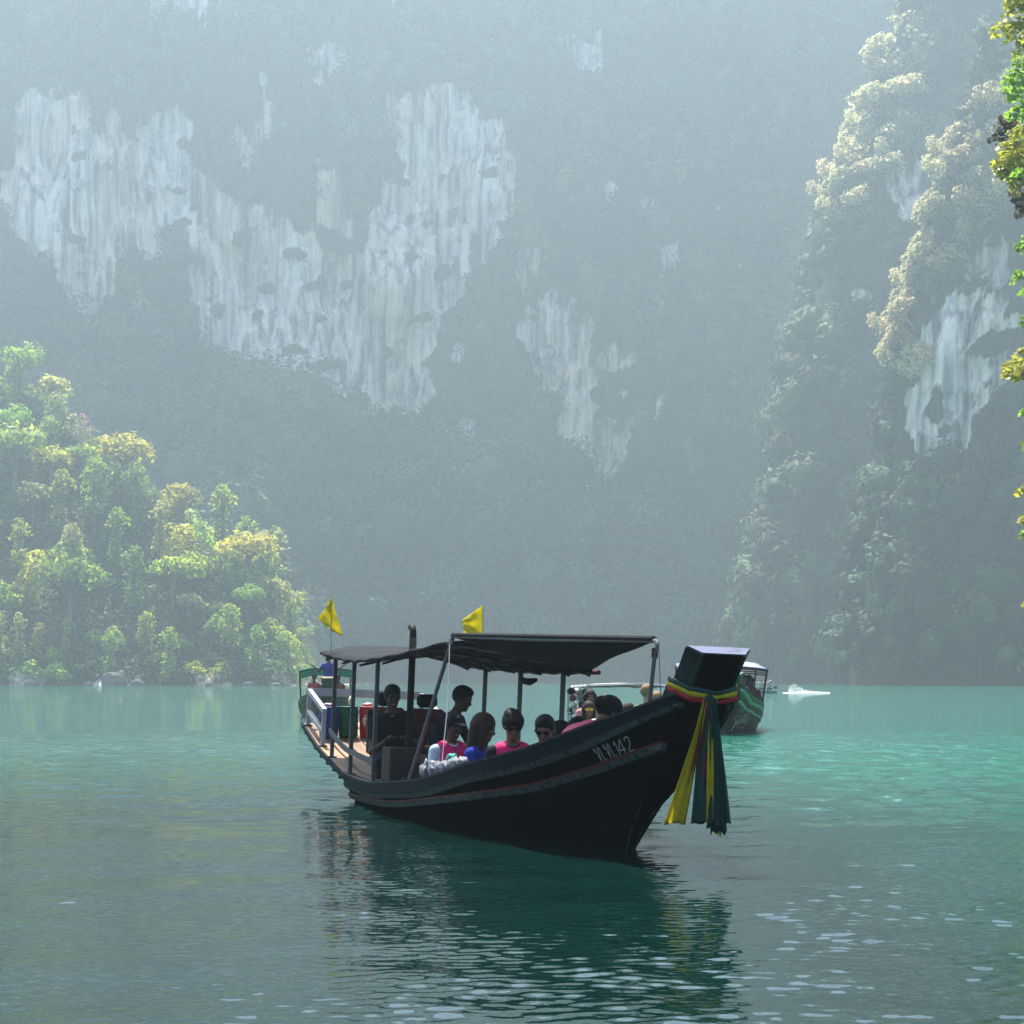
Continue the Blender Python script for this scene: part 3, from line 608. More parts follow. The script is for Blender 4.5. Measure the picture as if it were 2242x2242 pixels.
near_tree([(1922, 22, 26), (1902, 45, 18), (1925, 70, 26), (1934, 110, 22), (1918, 10, 20), (1905, 290, 20), (1890, 318, 20), (1912, 330, 24), (1930, 300, 26), (1925, 350, 22), (1935, 250, 20), (1924, 270, 20), (1884, 335, 13)], 62, LEAF_NEAR, 'yellow sunlit leafy tree leaning in at the top edge of the near bank', 71, 1.9, 18)
near_tree([(1922, 135, 18), (1912, 158, 18), (1925, 175, 20), (1930, 205, 17), (1924, 330, 12), (1934, 470, 16), (1930, 520, 13), (1934, 560, 13), (1936, 610, 12), (1936, 780, 10), (1937, 850, 12), (1936, 1010, 10)], 58, LEAF_NEARG, 'bright green leafy tree between the yellow boughs on the near bank', 72, 1.8, 12)
near_tree([(1893, 245, 16), (1880, 262, 12), (1905, 240, 14), (1897, 275, 14), (1925, 385, 14), (1915, 365, 12), (1932, 400, 12)], 66, LEAF_NEARD, 'dark brown-leaved tree whose twigs hang over the near bank', 73, 2.1, 8)
near_tree([(1915, 695, 16), (1900, 712, 13), (1930, 690, 18), (1928, 672, 14), (1920, 715, 12), (1934, 930, 12), (1930, 985, 9), (1934, 1140, 9), (1936, 1060, 10)], 55, LEAF_NEAR, 'low yellow-leaved bough of the nearest bank tree', 74, 1.6, 8)
# ------------------------------------------------------------------ long-tail boats
S = 0.9
def lerp(x, xs, ys): return float(np.interp(x, xs, ys))
def smooth_interp(xs, ys):
    """monotone cubic through the points"""
    xs = np.array(xs, float); ys = np.array(ys, float); h = np.diff(xs); d = np.diff(ys) / h; m = np.zeros_like(ys)
    m[0], m[-1] = d[0], d[-1]
    for i in range(1, len(xs) - 1): m[i] = 0 if d[i - 1] * d[i] <= 0 else 2 * d[i - 1] * d[i] / (d[i - 1] + d[i])
    def f(x):
        x = min(max(x, xs[0]), xs[-1]); i = min(int(np.searchsorted(xs, x, 'right')) - 1, len(xs) - 2); i = max(i, 0); t = (x - xs[i]) / h[i]
        return float((2*t**3-3*t*t+1)*ys[i] + (t**3-2*t*t+t)*h[i]*m[i] + (-2*t**3+3*t*t)*ys[i+1] + (t**3-t*t)*h[i]*m[i+1])
    return f
class Hull:
    """t: distance aft of the stem at the waterline; b: to port; z: up (before scaling by S)"""
    def __init__(s, bow=1.0):
        k = bow
        s.bg = smooth_interp([-1.95, -1.4, -.4, .8, 2.3, 4, 5.5, 7.2, 9, 12.4], [.225, .35, .57, .77, .93, 1.0, 1.0, .95, .88, .84])
        s.zg = smooth_interp([-1.95, -1.4, -.4, .8, 2.3, 4, 5.5, 7.2, 8.8, 10.2, 11, 12.4], [1.42 * k, 1.30 * k, 1.09 * k, .855 * (k + 1) / 2, .655, .43, .34, .27, .295, .46, .58, .88])
        s.zs = smooth_interp([-2.3, -1.95, -1.72, -1.35, -1.1, -.7, -.25, 0, .6, 2, 8, 9], [1.74 * k, 1.44 * k, 1.26 * k, .98 * k, .80 * k, .545 * k, .27, .02, -.35, -.42, -.32, -.22])
        s.w = smooth_interp([-2.4, -1.35, -1.1, -.7, -.25, 0, .6, 9], [.18, .165, .15, .11, .055, .03, .02, .02])
        s.p = smooth_interp([-2.4, -.6, .3, 1, 2, 3, 9], [.8, .85, 1.0, .88, .42, .23, .2]); s.k = k
        s.zr = smooth_interp([-1.5, -.4, 1, 4, 6.5, 9], [1.02 * k, .78 * k, .53 * (k + 1) / 2, .235, .09, .055])
    def b(s, t, f):
        w = s.w(t) * 1.15; return w + (s.bg(t) - w) * (f ** s.p(t) if f > 0 else 0)
    def bz(s, t, z):
        zb, zt = s.zs(t), s.zg(t); return s.b(t, min(1, max(0, (z - zb) / max(zt - zb, 1e-4))))
def L(t, b, z): return Vector((-t * S, b * S, z * S))
HULL_DARK = mat('hull_black_paint', (.0018, .0016, .0014), .7, .5, 6.0, .04, 30.0, spec=.0, base2=(.003, .0027, .0022), stretch=(.4, 1, 1))
HULL_OLIVE = mat('hull_brown_paint', (.05, .042, .028), .6, .5, 5.0, .2, 30.0)
HULL_BROWN = mat('hull_varnish', (.12, .085, .04), .6, .5, 5.0, .2, 30.0)
BLUEGREEN = mat('blue_green_paint', (.002, .012, .018), .65, .45, 9.0, .1, 40.0, spec=.05, stretch=(.3, 1, 1))
GREEN = mat('green_paint', (.012, .075, .036), .55, .4, 7.0, .2, 40.0, stretch=(.3, 1, 1))
PALE = mat('worn_pale_paint', (.032, .046, .042), .75, .4, 14.0, .2, 50.0, spec=.05, base2=(.010, .015, .014), thr=(.36, .5))
REDP = mat('red_paint', (.07, .010, .008), .65, .4, 10.0, spec=.15)
WOOD = mat('deck_wood', (.26, .165, .10), .7, .5, 3.0, .3, 30.0, stretch=(.12, 1.5, 1))
WOODD = mat('dark_wood', (.04, .022, .013), .8, .5, 4.0, .3, 30.0, stretch=(1, 1, .3))
STEEL = mat('galvanised_steel', (.07, .075, .08), .6, .35, 8.0, metal=.2, spec=.3)
ALU = mat('white_painted_steel', (.30, .31, .33), .55, .25, 6.0)
TARP = mat('black_canvas', (.003, .005, .008), .95, .4, 8.0, .4, 90.0)
SHADE = mat('grey_shade_net', (.016, .021, .027), .95, .5, 25.0, .5, 160.0, stretch=(6, 1, 1))
BLACKP = mat('black_plastic', (.003, .003, .0035), .6, .3, 10, spec=.12)
ENDGRAIN = mat('prow_end_sky_tint', (.065, .08, .14), .65, .3, 9.0, .25, 40.0, spec=.25, base2=(.03, .037, .065), thr=(.3, .42))  # bluish sky reflection put into the colour of the prow end

def hull_skin(H, t1=9.0, n=66, m=15, inset=0.0):
    ts = [-1.95 + (t1 + 1.95) * (i / (n - 1)) ** 1.15 for i in range(n)]; b = MB(); rows = []
    for t in ts:
        zb, zt = H.zs(t), H.zg(t); row = []
        fs = [(j / (m - 1)) ** 1.6 for j in range(m)]
        side = [(H.b(t, f), zb + (zt - zb) * f) for f in fs]
        row = [L(t, -max(.01, q - inset), z + (inset if k == 0 else 0)) for k, (q, z) in list(enumerate(side))[::-1]] + [L(t, max(.01, q - inset), z + (inset if k == 0 else 0)) for k, (q, z) in enumerate(side)]
        rows.append(row)
    b.grid(rows)
    k = len(rows[0]); n0 = (len(rows) - 1) * k; b.f.append(tuple(n0 + j for j in range(k)))     # transom
    return b
def strake(H, t0, t1, zf0, zf1, out0, out1, side, n=50, band=None):
    """a plank along the hull side between heights zf0(t)..zf1(t), standing out by out0..out1"""
    b = MB(); rings = []
    for i in range(n):
        t = t0 + (t1 - t0) * i / (n - 1); za, zb = zf0(t), zf1(t); ba, bb = H.bz(t, za), H.bz(t, zb)
        rings.append([L(t, side * (ba - .02), za), L(t, side * (ba + out0), za), L(t, side * (bb + out1), zb), L(t, side * (bb - .02), zb)])
    return b.loft(rings)
def stem_block(H, k=1.0):
    b = MB(); rings = []; path = [(.7, -.42), (.3, -.2), (0, 0), (-.25, .28 * k), (-.7, .56 * k), (-1.1, .815 * k), (-1.35, 1.01 * k), (-1.72, 1.28 * k), (-1.94, 1.45 * k), (-2.10, 1.61 * k), (-2.22, 1.74 * k)]
    for i, (t, z) in enumerate(path):
        t0, z0 = path[max(i - 1, 0)]; t1, z1 = path[min(i + 1, len(path) - 1)]; d = Vector((-(t1 - t0), z1 - z0)).normalized()      # forward, up
        nx, nz = -d.y, d.x       # aft/up of the face
        wf = H.w(t) if i < len(path) - 1 else .178; dep = np.interp(z, [0, .8, 1.4, 1.75], [.10, .18, .27, .27]); wb = wf * np.interp(z, [0, .8, 1.3, 1.75], [1.25, 1.3, 1.38, 1.45])
        f = Vector((-t, 0, z)); back = Vector((nx * dep, 0, nz * dep))
        if i == len(path) - 1: back = Vector((-.13, 0, .055)); wb = .262
        if i == len(path) - 2: back = Vector((-.15, 0, .075)); wb = .25
        if i == len(path) - 3: back = Vector((-.17, 0, .10)); wb = .24
        rings.append([(f + Vector((0, -wf, 0))) * S, (f + Vector((0, wf, 0))) * S, (f + back + Vector((0, wb, 0))) * S, (f + back + Vector((0, -wb, 0))) * S])
    b.loft(rings); return b, rings

def boat_core(root, H, k=1.0, side_mat=HULL_DARK, rail_mat=BLUEGREEN, strip_mat=PALE, stem_mat=HULL_DARK, line_mat=REDP, t1=9.0, deck=True):
    hull_skin(H, t1).build('hull', side_mat, root, smooth='all')
    hull_skin(H, t1 - .04, 44, 9, inset=.05).build('inner_hull', WOODD, root, smooth='all')
    for sd in (-1, 1):
        strake(H, -1.88, t1 + .02, lambda t: H.zg(t) - .105 * np.clip(.45 + (t + 2) * .3, .45, 1), lambda t: H.zg(t) + .004, .028, .022, sd).build('sheer_strake', rail_mat, root)
        strake(H, -1.86, t1 + .02, lambda t: H.zg(t) - .165 * np.clip(.5 + (t + 2) * .3, .5, 1), lambda t: H.zg(t) - .112 * np.clip(.45 + (t + 2) * .3, .45, 1), .040, .046, sd).build('rubbing_strip', strip_mat, root)
        strake(H, -1.42, t1 + .02, lambda t: H.zr(t) - .055, lambda t: H.zr(t) - .004, .038, .036, sd).build('rubbing_strip', strip_mat, root)
        strake(H, -1.40, t1 + .02, lambda t: H.zr(t), lambda t: H.zr(t) + .022, .030, .026, sd).build('painted_line', line_mat, root)
        # flat capping on the gunwale
        b = MB(); rr = []
        for i in range(46):
            t = -1.86 + (t1 + 1.86) * i / 45; g, z = H.bg(t), H.zg(t); wd = .085 * min(1, .35 + (t + 2) * .3)
            rr.append([L(t, sd * (g + .032), z + .006), L(t, sd * (g + .032), z + .03), L(t, sd * (g - wd), z + .03), L(t, sd * (g - wd), z + .006)])
        b.loft(rr).build('gunwale_cap', mat_cap, root)
    b, rings = stem_block(H, k); b.build('stem', [stem_mat], root); return rings
mat_cap = mat('weathered_cap', (.026, .03, .032), .85, .4, 8.0, .2, 40, spec=.05)

MAIN = Hull()
HEAD = math.atan2(-.966, .259)
BOAT0 = Vector((1.044 * S, 20.36 * S, 0)); ROLL = math.radians(2.4)
BM = Matrix.Translation(BOAT0) @ Matrix.Rotation(HEAD, 4, 'Z') @ Matrix.Rotation(-ROLL, 4, 'X')
def W(t, b, z): return BM @ L(t, b, z)
main = empty('longtail_boat', label='black wooden longtail boat with ribbons on its tall prow and a dark canopy', cat='boat', group='longtail boats on the lake')
main.matrix_world = BM
rings = boat_core(main, MAIN, stem_mat=HULL_DARK)
# coloured mouldings of the prow: side cheeks and the end face with sky reflection in its colour
def prow_trim():
    top = rings[-1]; b = MB(); c = sum((Vector(p) for p in top), Vector()) / 4; up = (Vector(rings[-1][0]) - Vector(rings[-2][0])).normalized() * .006
    q = [Vector(p) + (Vector(p) - c) * .02 for p in top]; b.loft([[p + up * .2 for p in q], [p + up * 2 for p in q]]).build('prow_end', ENDGRAIN, main)
    for sd, (ia, ib) in ((-1, (0, 3)), (1, (1, 2))):
        b = MB(); rr = []
        for i in range(6, len(rings)):
            f, k = Vector(rings[i][ia]), Vector(rings[i][ib]); o = Vector((0, sd * .014, 0)); rr.append([f + o * .2, f + o, k + o, k + o * .2])
        b.loft(rr).build('prow_cheek', GREEN if sd > 0 else mat('dark_green_paint', (.003, .016, .014), .6, .4, 8.0, .2, 40, spec=.15), main)
    # green corner beads down both edges of the stem face
    for ia in (0, 1):
        MB().tube([Vector(r[ia]) * 1.0 for r in rings[2:]], [.008 + .001 * k for k in range(len(rings) - 2)], 6).build('stem_bead', mat('bead_green', (.005, .025, .02), .6, .4, 20, spec=.2), main)
prow_trim()

# registration painted on the bow: the letters are laid on to the planking
def glyph_strokes():
    tho = [[(0, .82), (.06, .98), (.16, .96), (.17, .82), (.08, .72), (.02, .8)], [(.17, .9), (.24, .55), (.26, 0)], [(.26, 0), (.4, .55), (.5, .95), (.6, .98), (.66, .85), (.66, 0)]]
    one = [[(0, .72), (.1, .9), (.2, 1), (.2, 0)]]; four = [[(.42, .0), (.42, 1), (.3, .85), (0, .34), (0, .26), (.6, .26)]]
    two = [[(0, .75), (.08, .95), (.28, 1), (.46, .9), (.48, .7), (.36, .42), (.05, .12), (0, 0), (.55, 0)]]; dot = [[(0, .06), (.14, .06)]]
    return [(tho, .0), (dot, .82), (tho, 1.15), (dot, 1.97), (one, 2.3), (four, 2.68), (two, 3.5)]
def painted_strokes(strokes, place, w, name, m, parent, out=.012):
    """flat brush strokes; place(x,y) maps the letter plane on to the hull"""
    b = MB()
    for st in strokes:
        P = []
        for i in range(len(st) - 1):
            for k in range(4): P.append((st[i][0] + (st[i + 1][0] - st[i][0]) * k / 4, st[i][1] + (st[i + 1][1] - st[i][1]) * k / 4))
        P.append(st[-1]); l, r2 = [], []
        for i, p in enumerate(P):
            a, c = P[max(0, i - 1)], P[min(len(P) - 1, i + 1)]; d = (c[0] - a[0], c[1] - a[1]); ln = math.hypot(*d) or 1; nx, ny = -d[1] / ln * w / 2, d[0] / ln * w / 2
            l.append(place(p[0] + nx, p[1] + ny)); r2.append(place(p[0] - nx, p[1] - ny))
        b.grid([l, r2])
    return b.build(name, m, parent)
LETTER = mat('cream_lettering', (.22, .235, .225), .7, .3, 20, spec=.2)
def reg_place(side, t_start, dirn, H, zdrop, hgt, wid):
    def place(x, y):
        t = t_start + dirn * x * wid; z = H.zg(t) - zdrop + (y - .5) * hgt
        return L(t, side * (H.bz(t, z) + .012), z)
    return place
for g, off in glyph_strokes():
    painted_strokes([[(x + off, y) for x, y in s] for s in g], reg_place(-1, -.36, -1, MAIN, .222, .115, .155), .11, 'registration_letter', LETTER, main)

# stern deck, cabin floor and fittings
def deck():
    nb = 8
    for k in range(nb):
        b = MB(); rr = []
        for i in range(26):
            t = 5.6 + (12.35 - 5.6) * i / 25; g = min(MAIN.bg(t) - .005, .95); z = MAIN.zg(t) + .012 + .05 * (1 - (2 * (k + .5) / nb - 1) ** 2); y0 = -g + 2 * g * k / nb + .006; y1 = -g + 2 * g * (k + 1) / nb - .006
            if t < 6.8 and k not in (0, 1): y0 = y0
            rr.append([L(t, y0, z - .04), L(t, y0, z), L(t, y1, z), L(t, y1, z - .04)])
        b.loft(rr).build('plank', WOOD, main)
    for t in (9.4, 9.9, 10.4, 10.9, 11.4, 11.9, 12.25):
        g = MAIN.bg(t); b = MB(); b.bar(L(t, -g + .01, MAIN.zg(t) - .075), L(t, g - .01, MAIN.zg(t) - .075), .07, .07); b.build('deck_beam', BLUEGREEN, main)
    for sd in (-1, 1):
        b = MB(); rr = []
        for i in range(24):
            t = 8.7 + (12.4 - 8.7) * i / 23; g = MAIN.bg(t); z = MAIN.zg(t); rr.append([L(t, sd * (g - .01), z - .045), L(t, sd * (g + .02), z - .045), L(t, sd * (g + .02), z + .022), L(t, sd * (g - .01), z + .022)])
        b.loft(rr).build('deck_edge', mat_cap, main)
    b = MB(); rr = []
    for i in range(24):
        t = -.9 + 6.6 * i / 23; z = max(.02, MAIN.zs(t) + .12); g = max(.05, MAIN.bz(t, z) - .05); rr.append([L(t, -g, z), L(t, g, z)])
    b.grid(rr).build('floor_boards', WOODD, main)
    b = MB(); b.box(L(5.58, 0, .20), (.03, 1.75 * S, .42 * S)).build('bulkhead', WOODD, main)
    for t in (.3, 1.2, 2.1, 3.0, 3.9, 4.8):
        g = MAIN.bz(t, .2) - .06; b = MB(); b.box(L(t, 0, .185), (.26, 2 * g * S, .035), bev=.008); b.build('bench', WOODD, main)
deck()
def posts():
    deckz = lambda t, b: MAIN.zg(t) + .012 + .05 * (1 - (b / .9) ** 2)
    for t, b_, zt in ((7.2, -.87, 1.74), (8.8, -.84, 1.74), (10.2, -.82, 1.80), (5.5, .93, 1.68), (7.2, .89, 1.69), (8.8, .86, 1.70)):
        z0 = deckz(t, b_) if t > 5.6 else MAIN.zg(t); p = MB(); p.bar(L(t, b_, z0), L(t, b_, zt), .043, .043); o = p.build('canopy_post', STEEL, main)
        f = MB(); f.box(L(t, b_, z0 + .008), (.11, .11, .012), bev=.003); f.build('foot_plate', STEEL, o)
    # stern railing
    zc, zd = deckz(12.2, -.8), deckz(11.0, -.8)
    rail = [(12.2, -.80), (12.2, .80), (11.0, -.80), (11.0, .84)]
    for t, b_ in rail:
        z0 = deckz(t, b_); p = MB(); p.bar(L(t, b_, z0), L(t, b_, z0 + (.47 if t > 12 else .46)), .05, .05); o = p.build('rail_post', ALU, main)
        f = MB(); f.box(L(t, b_, z0 + .008), (.1, .1, .012), bev=.003); f.build('foot_plate', STEEL, o)
    h = .475
    MB().bar(L(12.2, -.83, zc + h), L(12.2, .83, zc + h), .035, .10).build('rail', ALU, main)
    for sd in (-1, 1):
        MB().bar(L(12.23, sd * .80, zc + h + .02), L(10.96, sd * .80, zd + h), .055, .055).build('rail', ALU, main)
        MB().bar(L(12.2, sd * .80, zc + .2), L(11.0, sd * .80, zd + .2), .05, .05).build('rail', ALU, main)
    b = MB(); pts = []
    for i in range(14):
        t = 10.2 - 3.05 * i / 13; pts.append(L(t, -.86 + .0 * i, MAIN.zg(t) + .37 - .12 * (i / 13) ** .8))
    rr = [[p + Vector((0, -.012, -.03)), p + Vector((0, .012, -.03)), p + Vector((0, .012, .03)), p + Vector((0, -.012, .03))] for p in pts]
    b.loft(rr).build('rail', STEEL, main)
    MB().bar(L(8.8, .86, MAIN.zg(8.8) + .42), L(5.5, .95, MAIN.zg(5.5) + .26), .04, .06).build('rail', ALU, main)
posts()
# canopy: arched cloth over the stern, canvas stretched to a boom over the passengers
def canopy():
    b = MB(); rows = []
    for i in range(31):
        t = 10.75 - (10.75 - 4.75) * i / 30; row = []
        zs = lerp(t, [4.75, 6.2, 7.2, 8.2, 9.2, 10.75], [1.93, 1.79, 1.745, 1.735, 1.77, 1.86]); bs = lerp(t, [4.75, 6.2, 7.2, 10.75], [-.60, -.86, -.95, -.92]); zp = lerp(t, [4.75, 7.2, 10.75], [1.70, 1.71, 1.80]); bp = 1.02
        arch = lerp(t, [4.75, 6.5, 10.75], [.06, .17, .15])
        for j in range(13):
            k = j / 12; sag = .012 * math.sin(t * 4.1 + j) * math.sin(k * PI) + .008 * math.sin(t * 9 + j * 2)
            row.append(L(t, bs + (bp - bs) * k, zs + (zp - zs) * k + arch * 4 * k * (1 - k) + sag))
        rows.append(row)
    solidify(b.grid(rows).build('canopy_cloth', SHADE, main, smooth='all'), .012)
    # valance roll round the edge
    e = [r[0] for r in rows]; MB().tube([p + Vector((0, 0, -.012)) for p in e], .02, 6).build('canopy_edge', TARP, main, True)
    e = [r[-1] for r in rows]; MB().tube([p + Vector((0, 0, -.012)) for p in e], .022, 6).build('canopy_edge', TARP, main, True)
    e = rows[0]; MB().tube([p + Vector((0, 0, -.012)) for p in e], .022, 6).build('canopy_edge', TARP, main, True)
    # pipes under the cloth
    for k in (.12, .34, .56, .78, .97):
        MB().tube([r[int(round(k * 12))] + Vector((0, 0, -.045)) for r in rows], .013, 6).build('canopy_pipe', STEEL, main, True)
    for i in (2, 8, 14, 20, 26, 30):
        MB().tube([p + Vector((0, 0, -.065)) for p in rows[i]], .014, 6).build('canopy_hoop', STEEL, main, True)
    # boom and its two raking poles
    A = L(4.7, -.57, 1.985); B = L(-1.3, -.28, 1.855); P1 = L(4.75, -.98, MAIN.zg(4.75) + .02); P2 = L(-1.42, -.34, MAIN.zg(-1.42) + .02)
    MB().tube([A, A.lerp(B, .5) + Vector((0, 0, -.015)), B, B + Vector((.05, .005, -.012)), B + Vector((.075, .0, -.045)), B + Vector((.07, -.015, -.10))], .019, 8).build('boom', STEEL, main, True)
    MB().tube([P1, A + Vector((.01, 0, -.01))], .021, 8).build('raking_pole', STEEL, main, True)
    MB().tube([P2, B + Vector((.07, -.012, -.08))], .017, 8).build('raking_pole', STEEL, main, True)
    MB().tube([B + Vector((.06, -.01, -.06)), B + Vector((.066, -.014, -.13))], .026, 8).build('red_binding', REDP, main, True)
    MB().tube([B + Vector((.06, .02, -.06)), L(-1.38, -.22, MAIN.zg(-1.3))], .003, 5).build('guy_line', STEEL, main)
    C = L(4.75, 1.04, 1.70); pts = []; b = MB(); rows2 = []
    for i in range(25):
        s = i / 24; a = A.lerp(B, s) + Vector((0, 0, -.005))         # along the boom
        # lower edge runs along the port eave, then sweeps up to the boom's front end
        q = s ** .92; low = C.lerp(B, q) + Vector((0, .0, -.01 * math.sin(PI * q))) + Vector((0, -.05 * math.sin(PI * q), 0))
        rows2.append([a.lerp(low, j / 10) + Vector((0, 0, -.05 * math.sin(PI * j / 10) * (1 - s) + .006 * math.sin(9 * s + j))) for j in range(11)])
    solidify(b.grid(rows2).build('awning', TARP, main, smooth='all'), .008)
    MB().tube([p + Vector((0, 0, .012)) for p in [A.lerp(B, k / 12) for k in range(13)]], .024, 6).build('awning_hem', TARP, main, True)
    MB().tube([C + Vector((-.2, .0, -.03)), C + Vector((.16, .02, -.035))], .024, 8).build('red_pipe_end', REDP, main, True)
    # rope hanging from the boom
    k = L(4.62, -.62, 1.93); MB().tube([k, k.lerp(L(3.75, -.86, .62), .5) + Vector((.01, .02, -.02)), L(3.75, -.86, .60)], .006, 5).build('rope', ALU, main)
    b = MB()
    for q in range(9): b.tube([k + Vector((.02 * math.cos(q * 2.1), .02 * math.sin(q * 2.1), .02 * math.cos(q * 1.3))), k + Vector((.025 * math.cos(q * 3.3 + 1), .025 * math.sin(q * 2.7), -.02 + .02 * math.sin(q)))], .006, 4)
    b.build('rope_knot', ALU, main)
canopy()
# exhaust pipe, consoles, driver's seats
b = MB(); e = L(6.55, -.60, .7); b.tube([e, L(6.55, -.60, 1.98), L(6.56, -.60, 2.07), L(6.60, -.60, 2.115), L(6.67, -.6, 2.125)], .037, 10).build('exhaust_pipe', BLACKP, main, True)
b = MB(); b.tube([L(6.55, -.60, 1.80), L(6.55, -.60, 2.0)], .041, 10).build('exhaust_sleeve', mat('rusty_steel', (.10, .06, .05), .7, .5, 20, .3, 60), main, True)
def console():
    z0 = MAIN.zg(6.2) + .05
    b = MB(); b.box(L(6.45, -.52, z0 + .17), (.42, .66, .36), bev=.012).build('engine_box', mat('worn_engine_box', (.035, .024, .018), .85, .6, 5.0, .3, 25, base2=(.012, .01, .009)), main)
    b = MB(); b.box(L(5.95, -.30, z0 + .14), (.4, .5, .30), bev=.01).build('console_panel', WOODD, main)
    b = MB(); b.box(L(5.25, .05, .46), (.42, 1.2, .54), bev=.01).build('storage_box', mat('navy_panel', (.004, .005, .008), .7, .3, 6, spec=.15), main)
    b = MB(); b.box(L(5.25, .05, .765), (.46, 1.26, .022), bev=.005).build('box_lid', mat('orange_wood_edge', (.12, .045, .018), .7, .4, 6), main)
    # steering wheel
    c = L(6.35, -.42, z0 + .52); MB().tube([c + Vector((.05 * math.cos(a), .17 * math.cos(a), .17 * math.sin(a))) for a in [2 * PI * k / 24 for k in range(25)]], .013, 6).build('steering_wheel', BLACKP, main, True)
    MB().tube([L(6.1, -.42, z0 + .3), c], .018, 6).build('steering_column', BLACKP, main)
    for b_ in (-.60, -.10):
        t = 7.55; s = empty('driver_seat'); s.parent = main; s.location = L(t, b_, MAIN.zg(t) + .06)
        SEAT = mat('maroon_leatherette', (.09, .018, .017), .6, .3, 8.0, .2, 60)
        q = MB(); q.box((.0, 0, .19), (.40, .40, .12), bev=.035); q.build('cushion', SEAT, s)
        q = MB(); q.box((-.22, 0, .50), (.12, .40, .52), Matrix.Rotation(-.14, 3, 'Y'), bev=.04); q.build('backrest', SEAT, s)
        for sd in (-1, 1):
            q = MB(); q.box((-.20, sd * .205, .49), (.12, .045, .48), Matrix.Rotation(-.14, 3, 'Y'), bev=.018); q.build('side_bolster', BLACKP, s)
        q = MB(); q.box((-.285, 0, .845), (.09, .23, .15), Matrix.Rotation(-.1, 3, 'Y'), bev=.038); q.build('headrest', BLACKP, s)
        q = MB(); [q.tube([(-.262, y, .72), (-.28, y, .80)], .008, 6) for y in (-.05, .05)]; q.build('headrest_stem', STEEL, s)
        q = MB(); q.box((0, 0, .06), (.26, .26, .14), bev=.01); q.build('pedestal', BLACKP, s)
console()
# rudder blade and wake board at the stern
b = MB(); b.box(L(9.35, -.3, .02), (.55, .5, .02)).build('stern_board', mat('pinkish_board', (.22, .12, .10), .6, .3, 5), main)
# small dark roll tied under the canopy
b = MB(); b.tube([L(6.9, .82, 1.60), L(6.7, .80, 1.555), L(6.45, .80, 1.545), L(6.25, .82, 1.57)], [.015, .035, .04, .02], 8).build('tied_roll', TARP, main, True)
